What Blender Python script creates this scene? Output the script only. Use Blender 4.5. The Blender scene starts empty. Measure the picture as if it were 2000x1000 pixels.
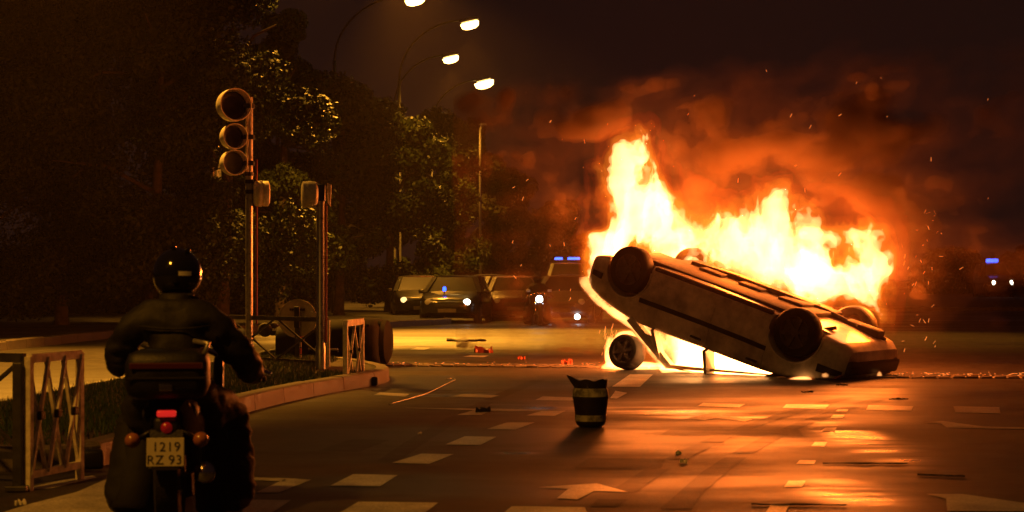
import bpy, bmesh, math, random
import numpy as np
from mathutils import Vector, Matrix, Euler

# ------------------------------------------------------------------ camera, world, light, exposure
sc = bpy.context.scene
F, H, HY = 3200.0, 1.2, 545.0          # focal length in photo pixels, camera height, horizon row
cam_d = bpy.data.cameras.new('camera'); cam = bpy.data.objects.new('camera', cam_d)
sc.collection.objects.link(cam); sc.camera = cam
cam.location = (0, 0, H); cam.rotation_euler = (math.radians(90), 0, 0)
cam_d.sensor_width = 36; cam_d.lens = 36*F/2000; cam_d.shift_y = (HY-500)/2000
cam_d.dof.use_dof = True; cam_d.dof.focus_distance = 21.5; cam_d.dof.aperture_fstop = 4.0
cam_d.clip_start = .1; cam_d.clip_end = 2000
w = bpy.data.worlds.new('World'); sc.world = w; w.use_nodes = True
bg = w.node_tree.nodes['Background']; bg.inputs[0].default_value = (.0125, .0050, .0038, 1); bg.inputs[1].default_value = 0.8
sc.view_settings.view_transform = 'Standard'; sc.view_settings.look = 'None'; sc.view_settings.exposure = 0; sc.view_settings.gamma = 1
cy = sc.cycles
cy.use_denoising = True; cy.max_bounces = 6; cy.diffuse_bounces = 2; cy.glossy_bounces = 3; cy.volume_bounces = 1
cy.transparent_max_bounces = 160; cy.transmission_bounces = 4; cy.sample_clamp_indirect = 6; cy.caustics_reflective = False; cy.caustics_refractive = False
SODIUM = (1.0, .38, .028)
FIRE = (1.0, .165, .012)

R = math.radians
rnd = random.Random(7)
def at(px, py):                       # photo pixel of a point on the ground -> ground position
    Y = H*F/(py-HY); return ((px-1000)*Y/F, Y)
def pz(px, py, Y): return Vector(((px-1000)*Y/F, Y, H-(py-HY)*Y/F))

# ------------------------------------------------------------------ object helpers
C = sc.collection.objects
def tag(o, label, cat=None, group=None, kind=None):
    if label: o['label'] = label
    if cat: o['category'] = cat
    if group: o['group'] = group
    if kind: o['kind'] = kind
    return o
def thing(name, label, cat, loc=(0, 0, 0), rz=0, group=None, kind=None):
    o = bpy.data.objects.new(name, None); C.link(o); o.location = loc; o.rotation_euler = (0, 0, rz); o.empty_display_size = .2
    return tag(o, label, cat, group, kind)
def link(name, me, mats, parent=None, smooth=False):
    o = bpy.data.objects.new(name, me); C.link(o)
    for m in (mats if isinstance(mats, (list, tuple)) else [mats]): me.materials.append(m)
    if parent is not None: o.parent = parent
    if smooth:
        me.polygons.foreach_set('use_smooth', [True]*len(me.polygons))
        if smooth is not True: me.set_sharp_from_angle(angle=R(smooth))
    return o
def struct(o): o['kind'] = 'structure'; return o
def dup(root, parent=None):
    c = root.copy(); C.link(c)
    if parent is not None: c.parent = parent; c.matrix_parent_inverse = root.matrix_parent_inverse.copy()
    for ch in list(root.children): dup(ch, c)
    return c

class MB:
    def __init__(s): s.v = []; s.f = []; s.m = []
    def add(s, v, f, mi=0):
        n = len(s.v); s.v += [tuple(p) for p in v]; s.f += [tuple(i+n for i in q) for q in f]; s.m += [mi]*len(f); return s
    def box(s, c, d, rot=None, mi=0, bev=0):
        bm = bmesh.new(); bmesh.ops.create_cube(bm, size=1)
        bmesh.ops.scale(bm, vec=d, verts=bm.verts)
        if bev: bmesh.ops.bevel(bm, geom=bm.edges[:], offset=bev, segments=2, affect='EDGES', profile=.5)
        M = Matrix.Translation(c) @ ((Euler(rot).to_matrix().to_4x4()) if rot is not None else Matrix())
        bm.verts.index_update()
        s.add([M @ v.co for v in bm.verts], [[v.index for v in f.verts] for f in bm.faces], mi); bm.free(); return s
    def bar(s, a, b, w, h=None, mi=0, up=(0, 0, 1)):
        a, b = Vector(a), Vector(b); h = h or w; d = (b-a).normalized(); u = Vector(up)
        if abs(d.dot(u)) > .95: u = Vector((0, 1, 0))
        x = d.cross(u).normalized(); y = x.cross(d).normalized()
        v = [p + x*sx*w/2 + y*sy*h/2 for p in (a, b) for sx, sy in ((-1, -1), (1, -1), (1, 1), (-1, 1))]
        return s.add(v, [(3, 2, 1, 0), (4, 5, 6, 7), (0, 1, 5, 4), (1, 2, 6, 5), (2, 3, 7, 6), (3, 0, 4, 7)], mi)
    def tube(s, pts, r, n=10, mi=0, cap=True):
        pts = [Vector(p) for p in pts]; rr = r if isinstance(r, (list, tuple)) else [r]*len(pts); v = []; f = []; px = None
        for i, p in enumerate(pts):
            d = (pts[min(i+1, len(pts)-1)] - pts[max(i-1, 0)]).normalized()
            if px is None:
                u = Vector((0, 0, 1)) if abs(d.z) < .9 else Vector((1, 0, 0)); px = d.cross(u).normalized()
            else: px = (px - d*px.dot(d)).normalized()
            y = d.cross(px)
            v += [p + (px*math.cos(2*math.pi*k/n) + y*math.sin(2*math.pi*k/n))*rr[i] for k in range(n)]
        for i in range(len(pts)-1):
            for k in range(n):
                k2 = (k+1) % n; f.append((i*n+k, i*n+k2, (i+1)*n+k2, (i+1)*n+k))
        if cap: f += [tuple(range(n))[::-1], tuple((len(pts)-1)*n+k for k in range(n))]
        return s.add(v, f, mi)
    def lathe(s, prof, o=(0, 0, 0), axis=(0, 0, 1), n=24, mi=0):   # prof: (radius, height) along the axis
        a = Vector(axis).normalized(); u = Vector((0, 0, 1)) if abs(a.z) < .9 else Vector((1, 0, 0))
        x = a.cross(u).normalized(); y = a.cross(x); o = Vector(o); v = []; f = []
        for r, h in prof: v += [o + a*h + (x*math.cos(2*math.pi*k/n)+y*math.sin(2*math.pi*k/n))*max(r, 1e-4) for k in range(n)]
        for i in range(len(prof)-1):
            for k in range(n): k2 = (k+1) % n; f.append((i*n+k, i*n+k2, (i+1)*n+k2, (i+1)*n+k))
        return s.add(v, f, mi)
    def prism(s, poly, z0, z1, mi=0):    # poly in xy
        n = len(poly); v = [(x, y, z0) for x, y in poly] + [(x, y, z1) for x, y in poly]
        return s.add(v, [tuple(range(n))[::-1], tuple(range(n, 2*n))] + [(i, (i+1) % n, n+(i+1) % n, n+i) for i in range(n)], mi)
    def xform(s, M): s.v = [tuple(M @ Vector(p)) for p in s.v]; return s
    def mesh(s, name):
        me = bpy.data.meshes.new(name); me.from_pydata(s.v, [], s.f); me.polygons.foreach_set('material_index', s.m)
        bm = bmesh.new(); bm.from_mesh(me); bmesh.ops.recalc_face_normals(bm, faces=bm.faces); bm.to_mesh(me); bm.free(); me.update(); return me
    def build(s, name, mats, parent=None, smooth=False): return link(name, s.mesh(name), mats, parent, smooth)

# ------------------------------------------------------------------ materials
def mat(name, col, rough=.5, metal=0, var=0, vscale=6, bump=0, bscale=40, emit=None, es=0, rvar=0, coat=0, alpha=None, spec=None, col2=None):
    m = bpy.data.materials.new(name); m.use_nodes = True; nt = m.node_tree; N = nt.nodes; L = nt.links; b = N['Principled BSDF']
    b.inputs['Base Color'].default_value = (*col, 1); b.inputs['Roughness'].default_value = rough; b.inputs['Metallic'].default_value = metal
    if coat: b.inputs['Coat Weight'].default_value = coat; b.inputs['Coat Roughness'].default_value = .08
    if spec is not None: b.inputs['Specular IOR Level'].default_value = spec
    if emit: b.inputs['Emission Color'].default_value = (*emit, 1); b.inputs['Emission Strength'].default_value = es
    tc = N.new('ShaderNodeTexCoord')
    if var or rvar or col2:
        n = N.new('ShaderNodeTexNoise'); n.inputs['Scale'].default_value = vscale; n.inputs['Detail'].default_value = 7; n.inputs['Roughness'].default_value = .62
        L.new(tc.outputs['Object'], n.inputs['Vector'])
        if var or col2:
            mx = N.new('ShaderNodeMix'); mx.data_type = 'RGBA'
            c2 = col2 or tuple(c*(1-var) for c in col)
            rm = N.new('ShaderNodeMapRange'); rm.inputs[1].default_value = .38; rm.inputs[2].default_value = .64; L.new(n.outputs[0], rm.inputs[0])
            mx.inputs[6].default_value = (*c2, 1); mx.inputs[7].default_value = (*[min(1, c*(1+var*.4)) for c in col], 1)
            L.new(rm.outputs[0], mx.inputs[0]); L.new(mx.outputs[2], b.inputs['Base Color'])
        if rvar:
            r2 = N.new('ShaderNodeMapRange'); r2.inputs[1].default_value = .35; r2.inputs[2].default_value = .65
            r2.inputs[3].default_value = max(.03, rough-rvar); r2.inputs[4].default_value = min(1, rough+rvar)
            L.new(n.outputs[0], r2.inputs[0]); L.new(r2.outputs[0], b.inputs['Roughness'])
    if bump:
        n2 = N.new('ShaderNodeTexNoise'); n2.inputs['Scale'].default_value = bscale; n2.inputs['Detail'].default_value = 5
        L.new(tc.outputs['Object'], n2.inputs['Vector']); bp = N.new('ShaderNodeBump'); bp.inputs['Strength'].default_value = bump; bp.inputs['Distance'].default_value = .01
        L.new(n2.outputs[0], bp.inputs['Height']); L.new(bp.outputs[0], b.inputs['Normal'])
    return m
def emis(name, col, st):
    m = bpy.data.materials.new(name); m.use_nodes = True; N = m.node_tree.nodes; N.remove(N['Principled BSDF'])
    e = N.new('ShaderNodeEmission'); e.inputs[0].default_value = (*col, 1); e.inputs[1].default_value = st
    m.node_tree.links.new(e.outputs[0], N['Material Output'].inputs['Surface']); return m

def asphalt(name, base, r0, r1, wet=.5, wets=()):
    m = bpy.data.materials.new(name); m.use_nodes = True; nt = m.node_tree; N = nt.nodes; L = nt.links; b = N['Principled BSDF']
    g = N.new('ShaderNodeNewGeometry')
    def noise(s, d=6, sx=1, rough=.6):
        mp = N.new('ShaderNodeMapping'); mp.inputs['Scale'].default_value = (sx, 1, 1); L.new(g.outputs['Position'], mp.inputs[0])
        n = N.new('ShaderNodeTexNoise'); n.inputs['Scale'].default_value = s; n.inputs['Detail'].default_value = d; n.inputs['Roughness'].default_value = rough
        L.new(mp.outputs[0], n.inputs['Vector']); return n
    def mr(src, a, b_, c, d):
        r = N.new('ShaderNodeMapRange'); r.inputs[1].default_value = a; r.inputs[2].default_value = b_; r.inputs[3].default_value = c; r.inputs[4].default_value = d
        L.new(src, r.inputs[0]); return r
    big = noise(.45, 5, .45); strk = noise(2.2, 6, .22, .65); mid = noise(3, 6); fine = noise(70, 3)
    c1 = mr(mid.outputs[0], .3, .7, .6, 1.35); c2 = mr(fine.outputs[0], .3, .7, .55, 1.5)
    mu = N.new('ShaderNodeMath'); mu.operation = 'MULTIPLY'; L.new(c1.outputs[0], mu.inputs[0]); L.new(c2.outputs[0], mu.inputs[1])
    vm = N.new('ShaderNodeVectorMath'); vm.operation = 'SCALE'; vm.inputs[0].default_value = base; L.new(mu.outputs[0], vm.inputs['Scale'])
    L.new(vm.outputs[0], b.inputs['Base Color'])
    rr = mr(big.outputs[0], .42, .60, r0, r1); rgh = rr.outputs[0]
    for (wx_, wy_, sx_, sy_, amt) in wets:            # rain-wet patches, ragged and streaky
        mp = N.new('ShaderNodeMapping'); mp.inputs['Location'].default_value = (-wx_/sx_, -wy_/sy_, 0); mp.inputs['Scale'].default_value = (1/sx_, 1/sy_, 1); L.new(g.outputs['Position'], mp.inputs[0])
        ln = N.new('ShaderNodeVectorMath'); ln.operation = 'LENGTH'; L.new(mp.outputs[0], ln.inputs[0])
        k_ = mr(ln.outputs['Value'], .2, 1.25, 1, 0); k_.interpolation_type = 'SMOOTHSTEP'
        st_ = mr(strk.outputs[0], .43, .56, .0, 1)
        m1 = N.new('ShaderNodeMath'); m1.operation = 'MULTIPLY'; L.new(k_.outputs[0], m1.inputs[0]); L.new(st_.outputs[0], m1.inputs[1])
        m2 = N.new('ShaderNodeMath'); m2.operation = 'MULTIPLY'; L.new(m1.outputs[0], m2.inputs[0]); m2.inputs[1].default_value = amt
        fm = N.new('ShaderNodeMix'); fm.data_type = 'FLOAT'; L.new(m2.outputs[0], fm.inputs[0]); L.new(rgh, fm.inputs[2]); fm.inputs[3].default_value = .13; rgh = fm.outputs[0]
    L.new(rgh, b.inputs['Roughness'])
    b.inputs['Specular IOR Level'].default_value = wet
    bp = N.new('ShaderNodeBump'); bp.inputs['Distance'].default_value = .006
    bs = mr(big.outputs[0], .42, .60, .35, 1.0); L.new(bs.outputs[0], bp.inputs['Strength'])
    ad = N.new('ShaderNodeMath'); ad.operation = 'ADD'; L.new(fine.outputs[0], ad.inputs[0]); L.new(mid.outputs[0], ad.inputs[1])
    L.new(ad.outputs[0], bp.inputs['Height']); L.new(bp.outputs[0], b.inputs['Normal']); return m

WETS = [(*at(1700, 865), .33, 2.2, .95), (*at(1665, 965), .34, .8, .8), (*at(1240, 803), 1.1, .6, .85), (*at(1010, 797), .7, .6, .8), (*at(880, 770), .8, 1.0, .7), (*at(1010, 884), .2, .2, .8), (*at(1400, 815), .8, .4, .6)]
M_road = asphalt('wet_asphalt', (.042, .037, .032), .46, .72, .27, WETS)
M_mark = asphalt('road_paint', (.46, .44, .38), .35, .6)
M_verge = asphalt('verge_paving', (.07, .066, .058), .5, .8, .3)
M_soil = mat('soil', (.045, .035, .022), .95, var=.5, bump=.6, bscale=12)
M_grass = mat('grass_blades', (.045, .085, .02), .7, col2=(.02, .045, .01), vscale=8)
M_kerb = mat('kerb_stone', (.14, .115, .095), .6, var=.35, vscale=9, bump=.5, bscale=60, rvar=.15)
M_steel = mat('galvanised_steel', (.42, .40, .36), .38, .6, var=.25, vscale=20, rvar=.12)
M_dull = mat('matt_black_plastic', (.006, .006, .006), .95, spec=.03)
M_lamppost = mat('lamp_post_paint', (.03, .027, .022), .6, .2, var=.3)
M_black = mat('black_plastic', (.008, .008, .008), .5, bump=.2, bscale=90, rvar=.1)
M_rubber = mat('tyre_rubber', (.018, .016, .015), .75, bump=.5, bscale=60, var=.4)
M_signal = mat('signal_housing', (.80, .76, .62), .4, var=.25, vscale=25)
M_lens = mat('signal_lens', (.03, .025, .02), .15, coat=.6)
M_lensg = mat('signal_lens_pale', (.10, .10, .08), .3, coat=.6)
M_barrier = mat('barrier_paint', (.85, .78, .62), .4, 0, var=.3, vscale=18, rvar=.12)
M_bdark = mat('barrier_dark_paint', (.06, .055, .045), .5, .2, var=.4, vscale=12)
M_bark = mat('bark', (.09, .065, .045), .9, var=.5, bump=.8, bscale=25)
M_leaf = mat('leaf', (.048, .062, .020), .5, col2=(.022, .034, .012), vscale=1.2, spec=.1)
M_leafd = mat('leaf_dark', (.04, .04, .018), .7, col2=(.025, .028, .012), vscale=1.2, spec=.1)
M_white = mat('sooty_white_paint', (.78, .70, .58), .42, var=.5, vscale=2.8, rvar=.12, coat=.4)
M_trim = mat('dark_trim', (.02, .018, .016), .6)
M_under = mat('scorched_underbody', (.035, .026, .02), .8, var=.6, vscale=5, bump=.7, bscale=18)
M_rim = mat('alloy_rim', (.12, .10, .09), .55, .3, var=.3, vscale=30)
M_glass = mat('car_glass', (.008, .008, .009), .3, spec=.12)
M_lampoff = mat('lamp_glass', (.45, .45, .45), .15, coat=.5)
M_jacket = mat('black_jacket', (.010, .009, .009), .68, bump=1.0, bscale=9, rvar=.12)
M_trouser = mat('black_trousers', (.007, .0065, .007), .8, bump=1.0, bscale=7)
M_glove = mat('black_glove', (.012, .011, .011), .6)
M_helmet = mat('black_helmet', (.008, .008, .009), .12, coat=1)
M_boot = mat('black_boot', (.012, .01, .01), .45)
M_skin = mat('skin', (.35, .2, .14), .5)
M_plate = mat('plate_white', (.62, .58, .42), .45)
M_refl = mat('reflective_strip', (.75, .72, .6), .3)
M_redrefl = mat('red_reflective', (.07, .006, .014), .5)
M_tail = mat('tail_light_lit', (.4, .01, .01), .3, emit=(1, .03, .02), es=.5)
M_taild = mat('tail_light_lower', (.3, .01, .01), .2, emit=(1, .03, .02), es=.06)
M_orange = mat('indicator_lens', (.35, .13, .06), .25, coat=.6)
M_chrome = mat('chrome', (.6, .6, .6), .15, 1)
M_redcar = mat('red_paint', (.06, .004, .003), .3, coat=.6)
M_darkcar = mat('dark_car_paint', (.012, .012, .013), .35, coat=.3)
M_greycar = mat('grey_car_paint', (.018, .017, .016), .3, coat=.6)
M_cream = mat('pale_car_paint', (.055, .05, .042), .5, coat=.1)
M_bin = mat('bin_plastic', (.009, .008, .007), .8, var=.3, spec=.2)
M_band = mat('pale_band', (.42, .40, .29), .6, var=.7, vscale=16)
M_tub = mat('dark_tub_plastic', (.022, .016, .012), .5, var=.4, vscale=10)
M_signback = mat('sign_back', (.55, .50, .36), .5, .3, var=.35, vscale=7)
M_redpost_glow = mat('red_paint_and_fire_glow', (.45, .1, .06), .4)  # bands' own red; on the mast strips it paints the fire's red light
M_whitepost = mat('white_post_paint', (.7, .62, .5), .4)
M_head = emis('headlamp_lit', (1, .9, .68), 9)
M_headw = emis('headlamp_white', (.85, .95, 1), 12)
M_dim = emis('sidelamp_lit', (1, .62, .2), 2.2)
M_blue = emis('blue_beacon', (.03, .10, 1), 4.5)
M_blue2 = emis('blue_beacon_dim', (.04, .12, 1), 1.4)
M_sodium = emis('sodium_lamp', (1, .62, .16), 16)
M_char = mat('charred', (.01, .008, .007), .8, bump=.8, bscale=30)

# ------------------------------------------------------------------ street lamps (their own light)
def lamp_light(name, loc, power, parent, size=.3, aim=None, col=SODIUM, spot=150):
    l = bpy.data.lights.new(name, 'SPOT'); l.energy = power; l.color = col; l.shadow_soft_size = size; l.spot_size = R(spot); l.spot_blend = .6
    o = bpy.data.objects.new(name, l); C.link(o); o.location = loc; o.parent = parent; return o
LG = 'sodium street lamps along the avenue'
def street_lamp(px, py, Y, span, label, power, pole_show=True, head=1.0, height=None):
    p = pz(px, py, Y); base = Vector((p.x-span, Y, 0))
    t = thing('street_lamp', label, 'street lamp', base, 0, LG)
    h = p.z; top = h*.80
    MB().tube([(0, 0, 0), (0, 0, .9), (0, 0, .92), (0, 0, top)], [.11, .11, .08, .055], 12).build('pole', M_lamppost, t, True)
    pts = [(0, 0, top)]
    for k in range(1, 13):
        a = k/12*math.pi/2; pts.append(((1-math.cos(a))*span*.92, 0, top+math.sin(a)*(h-top+.04)))
    MB().tube(pts, .035, 8).build('arm', M_lamppost, t, True)
    hd = MB(); hd.lathe([(0, .0), (.10, .01), (.17, .05), (.2, .10), (.17, .16), (.05, .2), (0, .2)], (0, 0, -.06), n=20)
    hd.v = [(x*1.7, y, z) for x, y, z in hd.v]
    hd.xform(Matrix.Translation((span, 0, h)) @ Matrix.Rotation(R(-14), 4, 'Y')); ho = hd.build('lamp_head', M_steel, t, True)
    ln = MB(); ln.lathe([(0, -.13*head), (.08, -.12*head), (.14, -.085*head), (.16, 0)], (0, 0, 0), n=20)
    ln.v = [(x*2.0*head, y*head*1.1, z*1.7) for x, y, z in ln.v]
    ln.xform(Matrix.Translation((span, 0, h-.05)) @ Matrix.Rotation(R(-14), 4, 'Y')); ln.build('lens', M_sodium, ho, True)
    lamp_light('lamp_glow', (span, 0, h-.32), power, t, spot=100)
    return t
street_lamp(810, -6, 51, 2.5, 'sodium street lamp whose lit head is cut by the top edge of the photo', 1500)
street_lamp(917, 42, 56, 2.4, 'curved-arm sodium street lamp, the highest whole lit head', 7000)
street_lamp(880, 110, 64, 2.2, 'lit sodium lamp between the two others, its pole hidden in the trees', 7000)
street_lamp(945, 158, 72, 2.3, 'lowest lit sodium lamp, beside the smoke and above the dark round tree', 7000, head=1.35)
# two more lamps of the row stand beside the near road, outside the frame, and light it
for lx, ly, pw, lb in ((-9.4, 27, 17000, 'sodium street lamp beyond the left edge lighting the near roadway'), (-7.2, 39.5, 3800, 'unseen sodium street lamp added behind the trees to light the far road'), (-7.7, 42.5, 42000, 'unseen sodium street lamp added over the far carriageway to brighten it'), (-8.9, 2, 2500, 'sodium street lamp nearest the camera, beyond the left edge')):  # the two far ones are added, unseen, to brighten the far carriageway
    t = thing('street_lamp', lb, 'street lamp', (lx, ly, 0), R(-25) if ly == 27 else 0, LG)
    MB().tube([(0, 0, 0), (0, 0, 8)], [.11, .055], 12).build('pole', M_steel, t, True)
    MB().tube([(0, 0, 8)]+[((1-math.cos(k/10*math.pi/2))*2.2, 0, 8+math.sin(k/10*math.pi/2)*1.8) for k in range(1, 11)], .035, 8).build('arm', M_steel, t, True)
    ho = MB().box((2.4, 0, 9.85), (.7, .3, .14), bev=.05).build('lamp_head', M_steel, t, True)
    MB().box((2.4, 0, 9.75), (.5, .2, .08), bev=.03).build('lens', M_sodium, ho, True)
    l_ = lamp_light('lamp_glow', (2.4, 0, 9.6), pw, t, spot=80 if ly == 27 else 104 if ly > 30 else 150)
    if ly == 42.5: t.scale = (1.95, 1, 1); l_.data.spot_size = R(50); l_.data.spot_blend = .9; l_.rotation_euler = (R(-36), R(-14), 0)
    if ly == 27: l_.rotation_euler = (R(-16), R(-8), 0)

# ------------------------------------------------------------------ ground, roads, verge
def sheet(name, poly, z, m, kind='structure'):
    me = bpy.data.meshes.new(name); me.from_pydata([(x, y, z) for x, y in poly], [], [tuple(range(len(poly)))]); o = link(name, me, m)
    if me.polygons[0].normal.z < 0: me.flip_normals()
    o['kind'] = kind; return o
sheet('ground', [(-400, -60), (400, -60), (400, 900), (-400, 900)], -.03, M_soil)
sheet('road', [(-60, -20), (60, -20), (60, 300), (-60, 300)], 0, M_road)

def smooth_poly(p, n=4):
    out = []; m = len(p)
    for i in range(m):
        a, b, c, d = [Vector((*p[(i+k-1) % m], 0)) for k in range(4)]
        for j in range(n):
            t = j/n; q = .5*((2*b)+(c-a)*t+(2*a-5*b+4*c-d)*t*t+(3*b-a-3*c+d)*t**3); out.append((q.x, q.y))
    return out
def inset(poly, d):
    n = len(poly); out = []
    area = sum(poly[i][0]*poly[(i+1) % n][1]-poly[(i+1) % n][0]*poly[i][1] for i in range(n)); s = 1 if area > 0 else -1
    for i in range(n):
        a, b, c = [Vector(poly[(i+k-1) % n]) for k in range(3)]
        e1 = (b-a).normalized(); e2 = (c-b).normalized(); nn = (Vector((-e1.y, e1.x))+Vector((-e2.y, e2.x))).normalized()*s; out.append(tuple(b+nn*d))
    return out
def kerbed(poly, h, kw, top_mat, kname, tname, seed=1, gap=True):
    inn = inset(poly, kw); n = len(poly); kb = MB(); r = random.Random(seed)
    acc = [0]
    for i in range(n): acc.append(acc[-1]+(Vector(poly[(i+1) % n])-Vector(poly[i])).length)
    L = acc[-1]; k = max(3, int(L/.9))
    def P(q, s):
        s %= L
        for i in range(n):
            if acc[i+1] >= s: t = (s-acc[i])/max(1e-6, acc[i+1]-acc[i]); return Vector(q[i]).lerp(Vector(q[(i+1) % n]), t)
        return Vector(q[0])
    for j in range(k):
        s0, s1 = L*j/k+.006, L*(j+1)/k-.006; hh = h+r.uniform(-.008, .008)
        for q in range(3):
            a0, a1 = s0+(s1-s0)*q/3, s0+(s1-s0)*(q+1)/3
            o0, o1, i1, i0 = P(poly, a0), P(poly, a1), P(inn, a1), P(inn, a0)
            v = [(*o0, -.02), (*o1, -.02), (*i1, -.02), (*i0, -.02), (*(o0*.93+i0*.07), hh-.015), (*(o1*.93+i1*.07), hh-.015), (*i1, hh), (*i0, hh),
                 (*(o0*.8+i0*.2), hh), (*(o1*.8+i1*.2), hh)]
            f = [(0, 1, 5, 4), (4, 5, 9, 8), (8, 9, 6, 7), (3, 2, 1, 0), (2, 3, 7, 6)]
            if q == 0: f.append((0, 4, 8, 7, 3))
            if q == 2: f.append((1, 2, 6, 9, 5))
            kb.add(v, f)
    ko = kb.build(kname, M_kerb); ko['kind'] = 'structure'
    to = sheet(tname, inset(poly, kw*.98), h-.02, top_mat); return ko, to
island = smooth_poly([(-2.63, 10.5), (-2.52, 12.5), (-2.36, 14.9), (-1.95, 17.1), (-1.52, 18.6), (-1.46, 19.6), (-1.75, 20.9), (-2.45, 22.4), (-3.5, 22.9), (-4.15, 19), (-4.5, 15), (-4.6, 12), (-4.4, 10.7), (-3.4, 10.25)], 3)
kerbed(island, .15, .16, M_soil, 'island_kerb', 'traffic_island', 2)
verge = [(-60, 8), (-9.6, 20), (-8.6, 26), (-8.0, 35), (-3.3, 39.8), (-1.6, 43.5), (-2.5, 60), (-5, 120), (-60, 200)]
kerbed(verge, .16, .18, M_verge, 'verge_kerb', 'verge_pavement', 3)
rverge = [(60, 60), (12, 62), (11, 80), (14, 140), (60, 200)]
kerbed(rverge, .14, .2, M_soil, 'kerb_of_far_verge', 'far_verge', 4)

# grass on the island (stuff)
g = MB(); rg = random.Random(3)
def inside(p, poly):
    x, y = p; c = False; n = len(poly)
    for i in range(n):
        x1, y1 = poly[i]; x2, y2 = poly[(i+1) % n]
        if (y1 > y) != (y2 > y) and x < (x2-x1)*(y-y1)/(y2-y1)+x1: c = not c
    return c
isl_in = inset(island, .2); cnt = 0
while cnt < 26000:
    x, y = rg.uniform(-4.6, -1.4), rg.uniform(10.2, 22.9)
    if not inside((x, y), isl_in) or (y < 11.4 and rg.random() < .75) or (y > 18.6 and x > -2.3): continue
    cnt += 1; hgt = rg.uniform(.03, .075); a = rg.uniform(0, 6.28); wd = .006; dx, dy = math.cos(a)*wd, math.sin(a)*wd; lx, ly = rg.gauss(0, .02), rg.gauss(0, .02)
    g.add([(x-dx, y-dy, .13), (x+dx, y+dy, .13), (x+lx, y+ly, .13+hgt)], [(0, 1, 2)])
go = bpy.data.meshes.new('grass'); go.from_pydata(g.v, [], g.f); go = link('grass', go, M_grass); tag(go, 'short dark grass on the traffic island', 'grass', kind='stuff')

# road markings
def mark(name, pix, z=.004):
    return sheet(name, [at(*p) for p in pix], z, M_mark)
dashes = [((645, 950), (690, 927), (777, 929), (742, 951)), ((765, 905), (823, 887), (886, 888), (838, 907)), ((870, 869), (908, 853), (970, 854), (938, 870)),
          ((950, 839), (990, 826), (1044, 826), (1006, 840)), ((893, 811), (925, 802), (962, 802), (940, 811)), ((1028, 812), (1060, 803), (1105, 803), (1083, 813)),
          ((652, 1010), (700, 981), (856, 983), (820, 1010)), ((975, 1010), (1000, 990), (1142, 992), (1150, 1010)), ((470, 1010), (480, 977), (568, 978), (520, 1010)),
          ((500, 963), (560, 935), (608, 938), (545, 963)), ((470, 933), (560, 935), (556, 941), (470, 938))]
for d in dashes: mark('road_marking_dash', d)
for d in [((1600, 872), (1612, 864), (1616, 872), (1608, 872)), ((1584, 872), (1592, 864), (1616, 864), (1610, 873)), ((1604, 843), (1612, 836), (1634, 836), (1630, 843)),
          ((1622, 817), (1628, 811), (1650, 811), (1646, 817)), ((1632, 804), (1637, 800), (1657, 800), (1655, 804)), ((1532, 952), (1540, 940), (1574, 940), (1566, 952)),
          ((1555, 907), (1562, 900), (1594, 900), (1590, 907)), ((1496, 1002), (1506, 986), (1542, 988), (1534, 1002))][1:]:
    mark('road_marking_square', d)
for d in [((1862, 794), (1866, 806), (1954, 808), (1952, 796)), ((1696, 792), (1692, 801), (1780, 803), (1784, 794)), ((1536, 790), (1528, 798), (1612, 799), (1620, 791)),
          ((1373, 788), (1362, 794), (1444, 796), (1455, 790)), ((1195, 756), (1230, 732), (1275, 732), (1250, 756)), ((1192, 778), (1202, 764), (1225, 768), (1205, 779)),
          ((880, 775), (905, 770), (975, 773), (960, 777)), ((1045, 782), (1060, 775), (1130, 777), (1120, 783)), ((730, 772), (742, 767), (800, 770), (792, 775)),
          ((785, 797), (860, 798), (1100, 801), (1000, 804), (900, 801)), ((800, 683), (815, 679), (840, 680), (828, 684)), ((905, 697), (920, 694), (955, 695), (945, 698))]:
    mark('road_marking_bar', d)
# arrows
for d in [((1050, 953), (1165, 945), (1226, 962), (1160, 960), (1128, 977), (1088, 974), (1110, 956)), ((1340, 818), (1380, 808), (1470, 820), (1455, 824), (1398, 817), (1376, 821)),
          ((1805, 826), (1840, 823), (1920, 834), (2010, 836), (2010, 839), (1850, 836), (1838, 828)), ((1810, 966), (1880, 966), (2010, 985), (2010, 1000), (1850, 999), (1848, 975))]:
    mark('road_marking_arrow', d)
for d in [((-20, 1010), (60, 985), (150, 962), (235, 925), (250, 935), (232, 1010)), ((40, 958), (100, 943), (180, 930), (190, 934), (100, 955))]:
    mark('road_marking_crossing', d)
M_patch = asphalt('asphalt_repair', (.024, .022, .020), .5, .75, .25)
for pts in (((1290, 850), (1310, 838), (1560, 840), (1570, 853)), ((620, 880), (690, 858), (760, 860), (700, 884)), ((1120, 915), (1150, 895), (1300, 897), (1290, 918)), ((850, 715), (900, 705), (1010, 707), (990, 718))):
    sheet('asphalt_patch', [at(*p) for p in pts], .0025, M_patch)
tm = MB(); rq = random.Random(8)
for px, py, dx, dy in ((1180, 990, 3.2, 8.5), (1320, 995, 3.0, 8.2), (760, 900, 1.2, 9.0)):
    x, y = at(px, py); L_ = 30; prev = None
    for i in range(L_):
        u_ = i/L_; c_ = Vector((x+dx*u_*(.6+.4*u_), y+dy*u_, .0032)); w2 = .07+.015*rq.random()
        if prev is not None and rq.random() > .12: tm.add([prev+Vector((-pw2, 0, 0)), prev+Vector((pw2, 0, 0)), c_+Vector((w2, 0, 0)), c_+Vector((-w2, 0, 0))], [(0, 1, 2, 3)])
        prev = c_; pw2 = w2
tmo = bpy.data.meshes.new('tyre_marks'); tmo.from_pydata(tm.v, [], tm.f); struct(link('tyre_marks', tmo, M_patch))
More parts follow.
